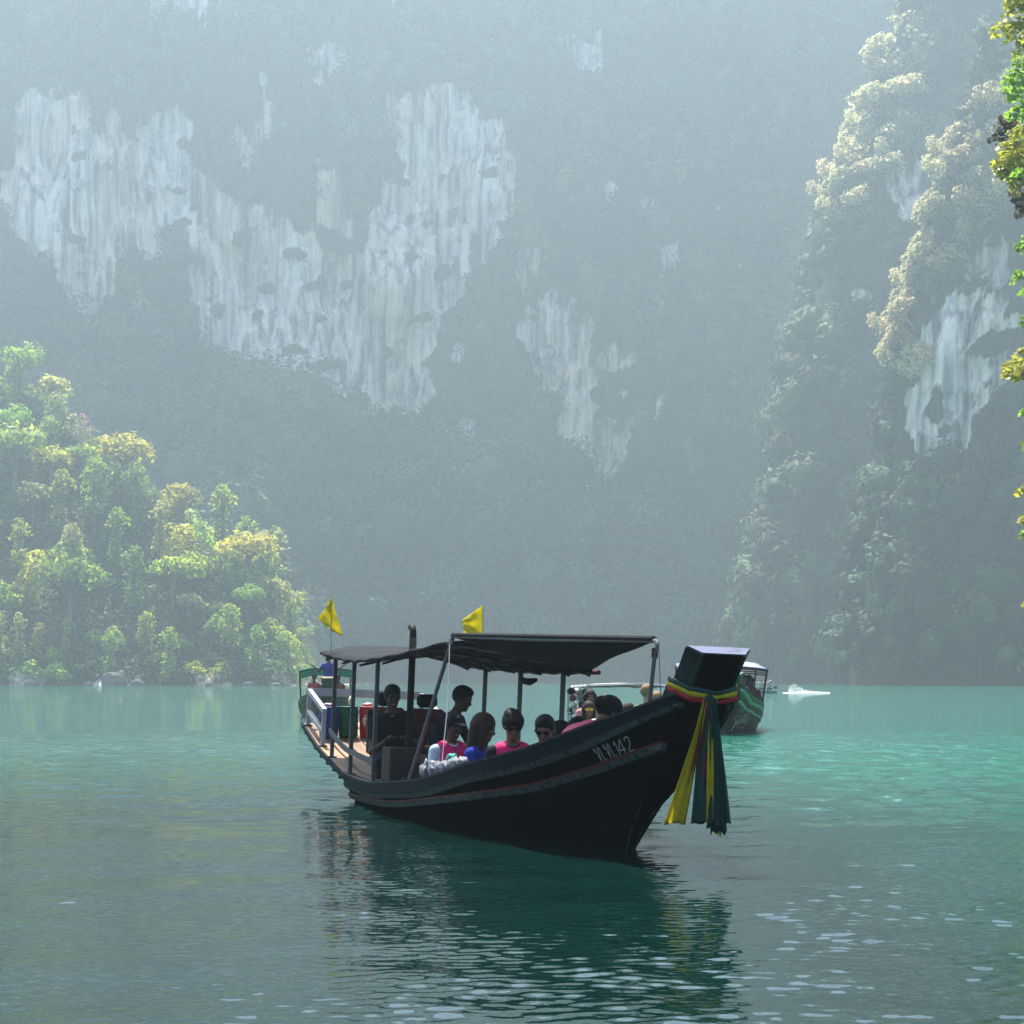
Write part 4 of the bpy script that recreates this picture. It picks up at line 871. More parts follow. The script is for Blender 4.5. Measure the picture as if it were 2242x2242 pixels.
# ------------------------------------------------------------------ people: one continuous skin grown over a posed skeleton
class Field:
    def __init__(s, lo, hi, res, k):
        s.lo = np.array(lo, float); s.res = res; s.k = k; s.n = np.ceil((np.array(hi) - s.lo) / res).astype(int) + 1
        s.D = np.full(s.n, 1.0, np.float32); s.M = np.zeros(s.n, np.int8); s.B = np.full(s.n, 1.0, np.float32)
    def _win(s, lo, hi):
        m = s.k * 2.5 + s.res * 2; a = np.clip(np.floor((np.array(lo) - m - s.lo) / s.res).astype(int), 0, s.n); b = np.clip(np.ceil((np.array(hi) + m - s.lo) / s.res).astype(int) + 1, 0, s.n)
        if np.any(b <= a): return None, None
        sl = tuple(slice(i, j) for i, j in zip(a, b)); ax = [s.lo[i] + s.res * np.arange(a[i], b[i]) for i in range(3)]
        return sl, np.stack(np.meshgrid(*ax, indexing='ij'), -1)
    def _merge(s, sl, d, mi, k=None):
        k = s.k if k is None else k; o = s.D[sl]; h = np.clip(.5 + .5 * (o - d) / k, 0, 1); s.D[sl] = o * (1 - h) + d * h - k * h * (1 - h)
        w = d < s.B[sl]; s.M[sl][w] = mi; s.B[sl] = np.minimum(s.B[sl], d)
    def cap(s, a, b, ra, rb, mi=0, ys=1.0, k=None):
        a, b = np.array(a, float), np.array(b, float); r = max(ra, rb) * max(1, ys); sl, P = s._win(np.minimum(a, b) - r, np.maximum(a, b) + r)
        if sl is None: return s
        q = P - a; v = b - a; q = q * np.array([1, 1 / ys, 1]); v = v * np.array([1, 1 / ys, 1]); t = np.clip((q @ v) / max(v @ v, 1e-9), 0, 1)
        s._merge(sl, (np.linalg.norm(q - t[..., None] * v, axis=-1) - (ra + (rb - ra) * t)).astype(np.float32), mi, k); return s
    def ell(s, c, r, mi=0, Rm=None, k=None, cut=False):
        c = np.array(c, float); r = np.array(r, float); mx = r.max(); sl, P = s._win(c - mx, c + mx)
        if sl is None: return s
        q = P - c
        if Rm is not None: q = q @ np.array(Rm)
        d = ((np.linalg.norm(q / r, axis=-1) - 1) * r.min()).astype(np.float32)
        if cut: s.D[sl] = np.maximum(s.D[sl], -d)
        else: s._merge(sl, d, mi, k)
        return s
    def mesh(s, name, mats, smooth_it=1):
        D = s.D; ins = D < 0; nx, ny, nz = D.shape
        cnt = np.zeros((nx - 1, ny - 1, nz - 1), np.int8); acc = np.zeros((nx - 1, ny - 1, nz - 1, 3), np.float32)
        for ax in range(3):
            sh = [slice(None)] * 3; s0 = list(sh); s1 = list(sh); s0[ax] = slice(0, -1); s1[ax] = slice(1, None); a, b = D[tuple(s0)], D[tuple(s1)]; cr = (a < 0) != (b < 0); t = np.where(cr, a / np.where(cr, a - b, 1), 0)
            o = [i for i in range(3) if i != ax]
            for u in (0, 1):
                for v in (0, 1):
                    w = [slice(None)] * 3; w[o[0]] = slice(u, u - 1 or None) if u == 0 else slice(1, None); w[o[1]] = slice(0, -1) if v == 0 else slice(1, None)
                    if u == 0: w[o[0]] = slice(0, -1)
                    c = cr[tuple(w)]; tt = t[tuple(w)]; cnt += c; off = np.zeros(3); off[o[0]] = u; off[o[1]] = v
                    for i in range(3): acc[..., i] += np.where(c, tt if i == ax else off[i], 0)
        cells = np.argwhere(cnt > 0); idx = -np.ones(cnt.shape, np.int64); idx[tuple(cells.T)] = np.arange(len(cells))
        V = s.lo + s.res * (cells + acc[tuple(cells.T)] / cnt[tuple(cells.T)][:, None]); F = []
        for ax in range(3):
            o = [(ax + 1) % 3, (ax + 2) % 3]; s0 = [slice(None)] * 3; s1 = [slice(None)] * 3; s0[ax] = slice(0, -1); s1[ax] = slice(1, None); cr = ins[tuple(s0)] != ins[tuple(s1)]
            e = np.argwhere(cr); e = e[(e[:, o[0]] > 0) & (e[:, o[1]] > 0) & (e[:, o[0]] < D.shape[o[0]] - 1) & (e[:, o[1]] < D.shape[o[1]] - 1)]
            if not len(e): continue
            d0 = np.zeros(3, int); d0[o[0]] = 1; d1 = np.zeros(3, int); d1[o[1]] = 1
            q = np.stack([idx[tuple((e - d0 - d1).T)], idx[tuple((e - d1).T)], idx[tuple(e.T)], idx[tuple((e - d0).T)]], 1); fl = ins[tuple(s0)][tuple(e.T)]; q[~fl] = q[~fl][:, ::-1]; F.append(q)
        if not F: return None
        F = np.concatenate(F); F = F[(F >= 0).all(1)]
        for _ in range(smooth_it):      # relax the surface a little
            N_ = len(V); n = np.bincount(F.ravel(), minlength=N_) * 2.0; S_ = [V[F[:, (i + 1) % 4]] + V[F[:, (i + 3) % 4]] for i in range(4)]
            A = np.stack([sum(np.bincount(F[:, i], S_[i][:, c], N_) for i in range(4)) for c in range(3)], 1)
            V = V * .5 + .5 * A / np.maximum(n, 1)[:, None]
        fc = V[F].mean(1); gi = np.clip(np.round((fc - s.lo) / s.res).astype(int), 0, s.n - 1); mi = s.M[tuple(gi.T)]
        return mesh_np(name, V, F, mats, smooth=True, mi=mi)

_cloth = {}
def cloth(c, rough=.85):
    k = tuple(round(x, 3) for x in c)
    if k not in _cloth: _cloth[k] = mat('cloth_%d' % len(_cloth), c, rough, .25, 14.0, .25, 70.0, spec=.08)
    return _cloth[k]
SKIN = mat('skin', (.16, .083, .05), .6, .15, 20.0); SKIN_D = mat('tanned_skin', (.068, .034, .021), .6, .15, 20.0); SKIN_L = mat('fair_skin', (.42, .24, .17), .55, .15, 20.0)
HAIR_B = mat('black_hair', (.005, .0045, .0045), .6, .4, 60.0, .5, 120, spec=.12, stretch=(1, 1, .2)); HAIR_BR = mat('brown_hair', (.03, .014, .008), .6, .4, 60.0, .5, 120, spec=.12, stretch=(1, 1, .2)); HAIR_BL = mat('blond_hair', (.27, .17, .08), .6, .7, 40.0, .5, 120, spec=.15, stretch=(1, 1, .2))
LENS = mat('dark_lens', (.006, .006, .008), .12); EYE = mat('eye_dark', (.015, .01, .008), .25); LENS_Y = mat('amber_lens', (.75, .48, .04), .2)
LIP = mat('lip', (.28, .10, .08), .5)

def person(label, pos, yaw, shirt, skin=SKIN, pants=(.02, .022, .03), hair='short', hair_mat=HAIR_B, lean=.05, head=(0, 0, 0), vest=None, glasses=None, cap_col=None, arms=None, sleeve='short', stand=False, sc=1.0, res=.0115, wide=1.0, group='passengers', side_lean=0.0, extra_shirt=None):
    """pos: where the seat (or the feet) is; yaw: facing; head: (yaw, pitch, roll); arms: {side: (elbow, hand)} in body space, x forward, y left, z up from the seat"""
    hip = np.array([0, 0, .10]) if not stand else np.array([0, 0, .92])
    sp = np.array([math.sin(lean) * math.cos(side_lean), math.sin(side_lean), math.cos(lean) * math.cos(side_lean)]); sp /= np.linalg.norm(sp)
    chest = hip + sp * .33; sh = hip + sp * .44; nk = hip + sp * .51; fwd = np.array([math.cos(lean), 0, -math.sin(lean)])
    HR = (Matrix.Rotation(head[0], 3, 'Z') @ Matrix.Rotation(head[1], 3, 'Y') @ Matrix.Rotation(head[2], 3, 'X')); Hm = np.array(HR)
    hc = nk + sp * .06 + Hm @ np.array([.022, 0, .115]); h = lambda x, y, z: hc + Hm @ np.array([x, y, z])
    lo = np.array([-.36, -.52, -.35 if not stand else -.05]); hi = np.array([.75, .52, 1.16 if not stand else 1.95])
    if arms:
        for e, w in arms.values():
            lo = np.minimum(lo, np.array(w) + hip - .25); hi = np.maximum(hi, np.array(w) + hip + .25)
    f = Field(lo, hi, res, .035)
    SK, SH, PA, LI = 0, 1, 2, 3
    f.cap(hip + [0, -.07, 0], hip + [0, .07, 0], .125, .125, PA)
    f.cap(hip + sp * .03, chest, .118 * wide, .128 * wide, SH, 1.32); f.cap(chest, sh, .125 * wide, .085, SH, 1.45)
    f.cap(sh + [0, -.15, -.005], sh + [0, .15, -.005], .066, .066, SH)
    f.cap(sh + sp * .02, nk + sp * .055 + Hm @ np.array([.012, 0, .03]), .06, .05, SK, k=.02)
    # head
    f.ell(h(-.008, 0, .022), (.098, .077, .103), SK, Hm, .02); f.ell(h(.026, 0, -.058), (.066, .056, .066), SK, Hm, .025); f.cap(h(.058, 0, -.098), h(.064, 0, -.10), .024, .024, SK, k=.02)
    f.cap(h(.090, 0, .008), h(.108, 0, -.032), .010, .015, SK, k=.012); f.cap(h(.084, -.03, .036), h(.084, .03, .036), .013, .013, SK, k=.02)
    f.cap(h(.087, -.016, -.066), h(.087, .016, -.066), .009, .009, LI, k=.008)
    for s in (-1, 1):
        f.ell(h(-.004, s * .080, -.004), (.021, .012, .032), SK, Hm, .008); f.ell(h(.07, s * .038, -.02), (.026, .024, .022), SK, Hm, .02)
        # legs
        if stand:
            hp = hip + [0, s * .09, -.02]; kn = np.array([.03, s * .11, .48]); an = np.array([-.01, s * .12, .07])
        else:
            hp = hip + [.02, s * .09, -.01]; kn = np.array([.35, s * .10, .18]); an = np.array([.27, s * .085, -.10])
        f.cap(hp, kn, .088, .06, PA); f.cap(kn, an, .056, .038, SK if stand else PA); f.cap(an + [-.02, 0, -.03], an + [.12, s * .01, -.04], .04, .03, PA, k=.02)
        # arms
        so = sh + [0, s * .185, -.01]
        if arms and s in arms: el, wr = np.array(arms[s][0]) + hip, np.array(arms[s][1]) + hip
        else: el, wr = hip + sp * .14 + fwd * .06 + [0, s * .26, 0], hip + fwd * .30 + [0, s * .12, .08]
        mid = so + (el - so) * .62; f.cap(so, mid, .058, .047, SH, k=.025); f.cap(mid, el, .046, .040, SH if sleeve == 'long' else SK, k=.02); f.cap(el, wr, .040, .027, SH if sleeve == 'long' else SK, k=.02)
        d = wr - el; d = d / (np.linalg.norm(d) + 1e-9); sdv = np.cross(d, [0, 0, 1.0]); sdv = sdv / (np.linalg.norm(sdv) + 1e-9) if np.linalg.norm(sdv) > .1 else np.array([0, 1.0, 0]); up = np.cross(sdv, d)
        pm = wr + d * .055; f.cap(wr + d * .01, pm + d * .02, .026, .032, SK, k=.012)
        for q, ln in zip((-.027, -.009, .009, .027), (.058, .072, .068, .05)):
            a = pm + d * .03 + sdv * q; b = a + d * ln * .55 - up * .006; c = b + d * ln * .4 - up * ln * .45; f.cap(a, b, .0105, .0095, SK, k=.004); f.cap(b, c, .0095, .008, SK, k=.004)
        a = wr + d * .02 - sdv * s * .028; b = a + d * .035 - sdv * s * .03; f.cap(a, b, .013, .011, SK, k=.006); f.cap(b, b + d * .028 - up * .008, .011, .009, SK, k=.004)
    o = empty('person', pos, yaw, label, 'person', group); o.scale = (sc, sc, sc)
    link('body', f.mesh('body', [skin, cloth(shirt), cloth(pants), LIP]), o)
    # hair, cap
    hf = Field(hc - .36, hc + .36, res * .9, .02)
    if hair == 'short':
        hf.ell(h(-.016, 0, .036), (.108, .090, .108), 0, Hm); hf.ell(h(.02, 0, .085), (.085, .078, .055), 0, Hm)
        hf.ell(h(.125, 0, -.03), (.105, .12, .092), 0, Hm, cut=True); hf.ell(h(.03, 0, -.14), (.16, .2, .13), 0, Hm, cut=True)
    elif hair == 'puffy':
        hf.ell(h(-.014, 0, .038), (.116, .101, .108), 0, Hm); hf.ell(h(.05, .015, .07), (.068, .082, .05), 0, Hm); hf.ell(h(-.02, -.02, .12), (.08, .06, .04), 0, Hm); hf.ell(h(.135, 0, -.045), (.095, .11, .088), 0, Hm, cut=True); hf.ell(h(.03, 0, -.15), (.16, .2, .125), 0, Hm, cut=True)
    elif hair == 'long':
        hf.ell(h(-.02, 0, .04), (.118, .102, .112), 0, Hm); hf.cap(h(-.05, 0, .0), h(-.055, 0, -.22), .09, .07, 0, 1.25)
        for s in (-1, 1): hf.cap(h(.02, s * .085, .03), h(.03, s * .088, -.19), .035, .03, 0)
        hf.ell(h(.14, 0, -.04), (.105, .075, .10), 0, Hm, cut=True)
    elif hair == 'bun':
        hf.ell(h(-.016, 0, .036), (.112, .096, .11), 0, Hm); hf.ell(h(-.12, 0, .03), (.05, .06, .06), 0, Hm); hf.ell(h(.125, 0, -.03), (.10, .12, .092), 0, Hm, cut=True); hf.ell(h(.03, 0, -.15), (.16, .2, .12), 0, Hm, cut=True)
    me = hf.mesh('hair', hair_mat)
    if me: link('hair', me, o)
    if cap_col:
        cf = Field(hc - .3, hc + .36, res * .9, .012); cf.ell(h(-.012, 0, .052), (.116, .099, .104), 0, Hm); cf.ell(h(.0, 0, -.06), (.3, .3, .095), 0, Hm, cut=True); cf.ell(h(.12, 0, .052), (.085, .07, .012), 0, Hm)
        me = cf.mesh('cap', cloth(cap_col)); link('cap', me, o)
    if not glasses:
        b = MB()
        for s in (-1, 1):
            for (r0, n) in ((.011, 8),):
                c = h(.083, s * .034, .012); b.loft([[Vector(c + Hm @ np.array([x, r0 * rr * 1.35 * math.cos(2 * PI * q / n), r0 * rr * .7 * math.sin(2 * PI * q / n)])) for q in range(n)] for x, rr in ((.0, 1), (.008, .85), (.012, .4))])
        b.build('eyes', EYE, o, True)
    else:
        b = MB()
        for s in (-1, 1):
            n = 12; b.loft([[Vector(h(x, s * .034 + .027 * math.cos(2 * PI * q / n), .010 + .019 * math.sin(2 * PI * q / n) - .002)) for q in range(n)] for x in (.098, .106)])
            b.tube([h(.10, s * .062, .018), h(.05, s * .083, .016), h(-.01, s * .086, .008)], .004, 5)
        b.tube([h(.104, -.012, .016), h(.108, 0, .02), h(.104, .012, .016)], .004, 5); b.build('sunglasses', glasses, o, True)
    if vest:
        v = Field(lo, hi, res, .02); w = wide
        v.cap(hip + sp * .05, chest, .150 * w, .158 * w, 0, 1.3); v.cap(chest, sh, .155 * w, .112, 0, 1.42); v.cap(sh + [0, -.10, 0], sh + [0, .10, 0], .082, .082, 0)
        for s in (-1, 1): v.ell(sh + [.02, s * .235, -.06], (.15, .085, .17), cut=True)
        v.ell(nk + sp * .07 + fwd * .03, (.10, .085, .12), cut=True); v.ell(hip + sp * .22 + fwd * .2, (.16, .010, .30), cut=True); v.ell(hip - sp * .05, (.4, .4, .09), cut=True)
        me = v.mesh('life_vest', cloth(vest, .6)); ov = link('life_vest', me, o)
        b = MB()
        for q in (.16, .28):
            c = hip + sp * q; rx = .168 * w; ry = .215 * w; b.tube([c + np.array([rx * math.cos(a), ry * math.sin(a), 0]) for a in [2 * PI * i / 28 for i in range(29)]], .011, 5)
        b.build('strap', cloth((.015, .015, .018)), ov)
    if extra_shirt:     # bare white collar
        MB().tube([nk + np.array([.062 * math.cos(a) + .01, .066 * math.sin(a), .0 - .03 * math.cos(a)]) for a in [2 * PI * i / 20 for i in range(21)]], .009, 6).build('collar', cloth(extra_shirt), o, True)
    return o

PINK = (.62, .015, .13); G1 = 'people in the black longtail boat'
def seat_at(t, b, zseat): return tuple(W(t, b, zseat))
FACE = HEAD
person('driver in a black shirt with a pale neck cord sitting in the maroon seat', seat_at(7.42, -.60, .43), FACE - .05, (.008, .008, .009), SKIN_D, lean=-.05, head=(.1, .1, 0), group=G1, extra_shirt=(.30, .28, .22), sc=1.0, arms={-1: ((.16, -.24, .10), (.36, -.12, .22)), 1: ((.16, .24, .10), (.36, .10, .22))})
person('man in a navy polo shirt leaning forward beside the driver', seat_at(6.75, -.24, .52), FACE + .9, (.012, .014, .032), SKIN_D, lean=.5, head=(.0, .30, 0), group=G1, extra_shirt=(.55, .55, .55), arms={-1: ((.28, -.26, .14), (.50, -.16, .02)), 1: ((.28, .26, .14), (.50, .14, .02))})
person('child in a dark cap and pink life vest with white and teal sleeves', seat_at(4.6, -.57, .20), FACE + .25, (.45, .55, .62), SKIN_D, lean=.12, head=(.1, .22, 0), vest=PINK, cap_col=(.012, .013, .02), sleeve='long', group=G1, sc=.94)
person('woman with long brown hair in a blue shirt looking down', seat_at(3.95, -.46, .15), FACE + .95, (.015, .035, .26), SKIN, hair='long', hair_mat=HAIR_BR, lean=.12, head=(.2, .25, 0), group=G1, arms={-1: ((.1, -.27, .12), (.30, -.10, .12))})
person('man in sunglasses with thick black hair and an open pink life vest', seat_at(2.68, -.38, .205), FACE - .10, (.010, .011, .02), SKIN, hair='puffy', lean=.10, head=(-.05, .32, 0), vest=PINK, glasses=LENS, group=G1)
person('man with cropped hair and dark glasses in navy clothing', seat_at(2.03, -.19, .18), FACE - .35, (.010, .012, .03), SKIN, hair='short', lean=.12, head=(-.15, .28, 0), glasses=LENS, group=G1, wide=1.08)
person('passenger in a dark bandana and pink life vest facing away', seat_at(1.12, -.40, .60), FACE + 1.75, (.55, .12, .16), SKIN, hair='bun', cap_col=(.010, .009, .014), lean=.88, head=(.1, .6, 0), vest=(.66, .13, .20), group=G1)
person('black-haired passenger in a black top between the two men in glasses', seat_at(2.75, .22, .17), FACE + .4, (.008, .008, .010), SKIN_D, hair='short', lean=.2, head=(.3, .25, 0), group=G1)
person('dark-clothed passenger bending down behind the woman in blue', seat_at(3.6, .12, .17), FACE + .6, (.009, .009, .011), SKIN_D, hair='short', lean=.45, head=(.2, .35, 0), group=G1)
# ------------------------------------------------------------------ things on the black boat
def ribbon(path, widths, wdir, m, name, parent, folds=2.5, amp=.02, seed=0, nw=7):
    r = random.Random(seed); b = MB(); P = [Vector(p) for p in path]; rows = []; n = 26; wd = Vector(wdir).normalized()
    def at(u):
        x = u * (len(P) - 1); i = min(int(x), len(P) - 2); return P[i].lerp(P[i + 1], x - i)
    ph = r.random() * 6
    for i in range(n):
        u = i / (n - 1); c = at(u); w = np.interp(u, [0, .25, .6, 1], widths); d = (at(min(1, u + .02)) - at(max(0, u - .02))).normalized(); nn = d.cross(wd).normalized(); row = []
        for j in range(nw):
            k = j / (nw - 1) - .5; q = c + wd * w * k + nn * (amp * min(1, u * 4 + .2) * math.sin(folds * 2 * PI * (k + .5) + ph + 1.5 * u) + .012 * math.sin(7 * u + ph))
            if i == n - 1: q = q + d * r.uniform(-.02, .015)
            row.append(q)
        rows.append(row)
    o = b.grid(rows).build(name, m, parent, smooth='all'); solidify(o, .0025); return o
YEL = mat('yellow_satin', (.52, .42, .012), .6, .2, 12, .2, 60, transl=.45); TEAL = mat('teal_satin', (.004, .055, .045), .6, .25, 12, .2, 60, transl=.35); RED = mat('red_satin', (.28, .01, .014), .6, .25, 12, .2, 60, transl=.3); CERISE = mat('cerise_satin', (.36, .01, .05), .6, .25, 12, .2, 60, transl=.3)
def garland():
    o = empty('ribbon_garland', label='yellow, teal and red silk ribbons tied round the tall prow', cat='ribbon'); base = W(-2.05, 0, 1.42); o.location = base; o.rotation_euler = (0, 0, HEAD)
    loc = lambda t, b, z: Vector(((-t + -2.05) * S, b * S, (z - 1.42) * S))     # along the boat, from the knot
    # bands that wrap the prow, sagging to the knot in front
    for k, (m, dz, wdt) in enumerate(((TEAL, .045, .05), (YEL, .012, .04), (RED, -.03, .042))):
        pts = []
        for sd in (-1, 1):
            seq = [(-1.72, .27 * sd, 1.50), (-1.82, .262 * sd, 1.48), (-1.92, .215 * sd, 1.445), (-2.0, .195 * sd, 1.42), (-2.07, .10 * sd, 1.40), (-2.09, .0, 1.385)]
            pts.append(seq)
        path = pts[0] + pts[1][::-1][1:]; b = MB(); rings = []
        P = [loc(t, b_, z + dz) for t, b_, z in path]; c = loc(-1.85, 0, 1.45)
        fine = [P[i].lerp(P[i + 1], q / 4) for i in range(len(P) - 1) for q in range(4)] + [P[-1]]
        for i, p in enumerate(fine):
            out = Vector((p.x - c.x, p.y - c.y, 0)).normalized(); th = .008 + .003 * k; pf = 1 - .35 * math.exp(-((i - len(fine) / 2) / 3.0) ** 2); hh = wdt * S * .5 * pf * (1 + .12 * math.sin(i * 1.9 + k))
            rings.append([p + out * th - Vector((0, 0, hh)), p + out * (th + .006) - Vector((0, 0, hh * .3)), p + out * (th + .006) + Vector((0, 0, hh * .4)), p + out * th + Vector((0, 0, hh)), p + Vector((0, 0, hh)), p - Vector((0, 0, hh))])
        b.loft(rings).build('band', m, o, True)
    kn = loc(-2.12, -.07, 1.385)
    b = MB(); b.lathe([(.005, -.03), (.028, -.02), (.034, 0), (.028, .022), (.006, .035)], 10, kn); b.build('knot', TEAL, o, True)
    px = Vector((math.cos(-HEAD), math.sin(-HEAD), 0)); py = Vector((-math.sin(-HEAD), math.cos(-HEAD), 0))    # across and into the view, in the garland's frame
    def tail(dx0, dx1, dy1, z1, widths, m, seed, amp=.018, folds=2.2):
        p0 = kn + px * dx0; p1 = kn + px * dx1 + py * dy1 + Vector((0, 0, z1)); ribbon([p0, p0.lerp(p1, .3) + Vector((0, 0, -.03)), p0.lerp(p1, .65) + Vector((0, 0, -.02)), p1], widths, px, m, 'sash', o, folds, amp, seed)
    tail(-.03, -.25, .02, -.90, (.03, .05, .10, .155), YEL, 1); tail(-.02, -.20, .035, -.90, (.010, .016, .022, .03), RED, 2)
    tail(-.01, -.05, -.01, -.90, (.05, .10, .14, .17), TEAL, 3); tail(-.015, -.035, .01, -.60, (.025, .035, .05, .05), CERISE, 4); tail(.01, .0, -.03, -.88, (.025, .04, .05, .055), YEL, 5, .006)
    tail(.025, .045, .0, -.93, (.04, .07, .10, .13), TEAL, 6); tail(.035, .095, .03, -.91, (.03, .06, .10, .13), TEAL, 7); tail(.045, .07, .045, -.97, (.02, .05, .1, .12), TEAL, 8, .012); tail(.05, .075, .05, -.99, (.015, .02, .03, .035), YEL, 9, .005)
garland()
def flag(t, b_, zb, h, outline, label, seed):
    """outline: cloth corner points (along boat's view plane x, z) from the pole top"""
    base = W(t, b_, zb); o = empty('flag', base, 0, label, 'flag', 'yellow flags on the canopy')
    MB().tube([(0, 0, 0), (0, 0, h)], .007, 6).build('pole', ALU, o, True)
    r = random.Random(seed); b = MB(); n = 14; rows = []; (x0, z0), (x1, z1), (x2, z2), (x3, z3) = outline       # hoist top, hoist bottom, fly top, fly bottom
    for i in range(n):
        u = i / (n - 1); row = []
        for j in range(n):
            v = j / (n - 1); xa, za = x0 + (x1 - x0) * v, z0 + (z1 - z0) * v; xb, zb2 = x2 + (x3 - x2) * v, z2 + (z3 - z2) * v
            x = xa + (xb - xa) * u; z = za + (zb2 - za) * u - .03 * math.sin(PI * u) * v
            y = .05 * u * math.sin(5 * u + 3 * v + seed) + .018 * math.sin(11 * v + 6 * u + seed) * min(1, u * 2)
            if i == n - 1: x += r.uniform(-.012, .02)
            row.append((x, y, z))
        rows.append(row)
    solidify(b.grid(rows).build('cloth', mat('flag_yellow', (.70, .62, .045), .75, .2, 18, .2, 80, transl=.66), o, smooth='all'), .002)
flag(10.3, -.865, 1.84, .68, [(.0, .68), (.14, .21), (-.015, .64), (-.155, .42)], 'small yellow flag flying over the stern corner of the canopy', 2)
flag(8.75, .81, 1.74, .70, [(.0, .70), (.0, .34), (-.25, .52), (-.22, .36)], 'frayed yellow flag on the canopy above the port posts', 5)
def barrel(t, b_, r0, h, m, label, seed):
    z = MAIN.zg(t) + .012 + .05 * (1 - (b_ / .9) ** 2) + .004; base = W(t, b_, z); o = empty('barrel', base, HEAD, label, 'barrel', 'plastic barrels on the stern deck')
    b = MB(); b.lathe([(r0 * .93, 0), (r0 * .97, .012), (r0, h * .3), (r0 * 1.03, h * .33), (r0, h * .36), (r0, h * .66), (r0 * 1.03, h * .69), (r0, h * .72), (r0 * .98, h * .96), (r0 * .9, h)], 28, caps=True); b.build('drum', m, o, True)
    b = MB(); b.lathe([(r0 * 1.0, h * .965), (r0 * 1.03, h * .975), (r0 * 1.03, h * 1.015), (r0 * .96, h * 1.025), (r0 * .9, h * 1.0), (r0 * .2, h * .995)], 28, caps=True); b.build('lid', m, o, True)
    for s in (-1, 1): MB().tube([(0, s * r0 * .97, h * .9), (0, s * (r0 + .022), h * .87), (0, s * (r0 + .022), h * .8), (0, s * r0 * .97, h * .77)], .006, 6).build('handle', m, o, True)
    return o
BLUEB = mat('blue_plastic', (.008, .04, .20), .45, .25, 8); GREENB = mat('green_plastic', (.008, .09, .04), .45, .25, 8); REDB = mat('red_plastic', (.34, .007, .012), .45, .2, 8)
barrel(11.5, -.63, .118, .365, BLUEB, 'blue plastic barrel at the stern corner of the deck', 1)
gb = barrel(11.5, -.36, .122, .365, GREENB, 'green plastic barrel between the blue and the red one', 2)
rb = barrel(11.45, -.07, .124, .375, REDB, 'red plastic barrel with a pale printed emblem', 3)
def wrap_print(o, r0, strokes, cx, cz, w, m, name, ang0):
    def place(x, y): a = ang0 + (x + cx) / r0; return Vector((r0 * 1.012 * math.cos(a), r0 * 1.012 * math.sin(a), y + cz))
    painted_strokes(strokes, place, w, name, m, o)
PRINT = mat('cream_print', (.62, .52, .42), .6, .3, 30)
A0 = -PI / 2 - HEAD      # towards the camera, in the barrel's frame
wrap_print(rb, .124, [[(-.05, .03), (-.03, .06), (.0, .065), (.03, .05), (.05, .02), (.055, -.02)], [(-.05, .03), (-.06, .0), (-.05, -.03), (-.035, -.02)], [(-.04, .035), (.03, .03)], [(-.045, .015), (.04, .008)], [(-.03, .0), (-.035, -.06), (-.025, -.065)], [(-.005, -.005), (.01, -.055), (.02, -.05)], [(.03, -.01), (.03, -.045)], [(.045, .0), (.062, -.02), (.058, -.04)]], .0, .21, .019, PRINT, 'emblem', A0 - .15)
wrap_print(gb, .122, [[(-.012, .09), (.012, .09)], [(-.012, .075), (.012, .075)], [(-.02, .02), (.0, .04), (.022, .02), (.0, -.01), (-.02, .02)], [(-.012, -.06), (.012, -.06)]], .03, .19, .009, mat('dull_print', (.20, .20, .11), .7), 'sticker', A0 + .35)
# cream pouch standing on the green barrel, odds and ends on the red one
def lump(name, loc, size, m, label, cat, seed, group=None, rz=0.0, crumple=.22, n=14):
    r = np.random.default_rng(seed); b = MB(); rows = []
    for i in range(n + 1):
        th = PI * i / n; row = []
        for j in range(2 * n):
            ph = 2 * PI * j / (2 * n); d = Vector((math.sin(th) * math.cos(ph), math.sin(th) * math.sin(ph), math.cos(th)))
            q = 1 + crumple * (math.sin(4 * d.x + seed) * math.sin(5 * d.y + 2 * seed) + .6 * math.sin(9 * d.z + 7 * d.x + seed) * math.sin(8 * d.y)); q = max(.4, q)
            z = d.z * size[2] * q + size[2]; row.append((d.x * size[0] * q, d.y * size[1] * q, max(0, z)))
        rows.append(row)
    b.loft(rows, True, False); o = b.build(name, m, smooth='all'); o.location = loc; o.rotation_euler = (0, 0, rz); tag(o, label, cat, group); return o
bz = lambda t, b_: MAIN.zg(t) + .012 + .05 * (1 - (b_ / .9) ** 2)
p = gb.matrix_world.translation if False else gb.location
lump('pouch', (p.x + .045, p.y - .02, p.z + .37), (.042, .03, .065), mat('cream_paper', (.72, .58, .36), .8, .2, 20, .3, 60), 'cream paper pouch standing on the green barrel', 'pouch', 3, crumple=.12)
p = rb.location
lump('food_bag', (p.x - .02, p.y + .01, p.z + .385), (.06, .05, .022), mat('pinkish_bag', (.70, .42, .36), .6, .4, 30), 'crumpled pinkish bag lying on the red barrel', 'bag', 5)
p = barrel and W(11.5, -.63, bz(11.5, -.63))
lump('cloth_bundle', (p.x, p.y, p.z + .372), (.075, .06, .025), mat('grey_red_bundle', (.42, .16, .14), .8, .6, 25, base2=(.4, .4, .4)), 'red and grey cloth bundle on top of the blue barrel', 'bundle', 9)
# orange fuel can on the deck
def fuel_can():
    o = empty('fuel_can', W(7.55, -.66, bz(7.55, -.66) + .002), HEAD + .4, 'orange and black fuel can beside the driver', 'fuel can'); m = mat('orange_plastic', (.75, .15, .015), .45, .3, 12); k = BLACKP
    MB().box((0, 0, .07), (.16, .24, .13), bev=.02).build('tank', k, o); MB().box((0, 0, .155), (.165, .245, .11), bev=.028).build('cover', m, o); MB().tube([(0, -.07, .205), (0, -.07, .24), (0, .05, .24), (0, .05, .205)], .012, 6).build('handle', k, o, True); MB().lathe([(.024, .2), (.024, .235), (.02, .24)], 12, (.0, .09, 0)).build('filler_cap', k, o, True)
fuel_can()
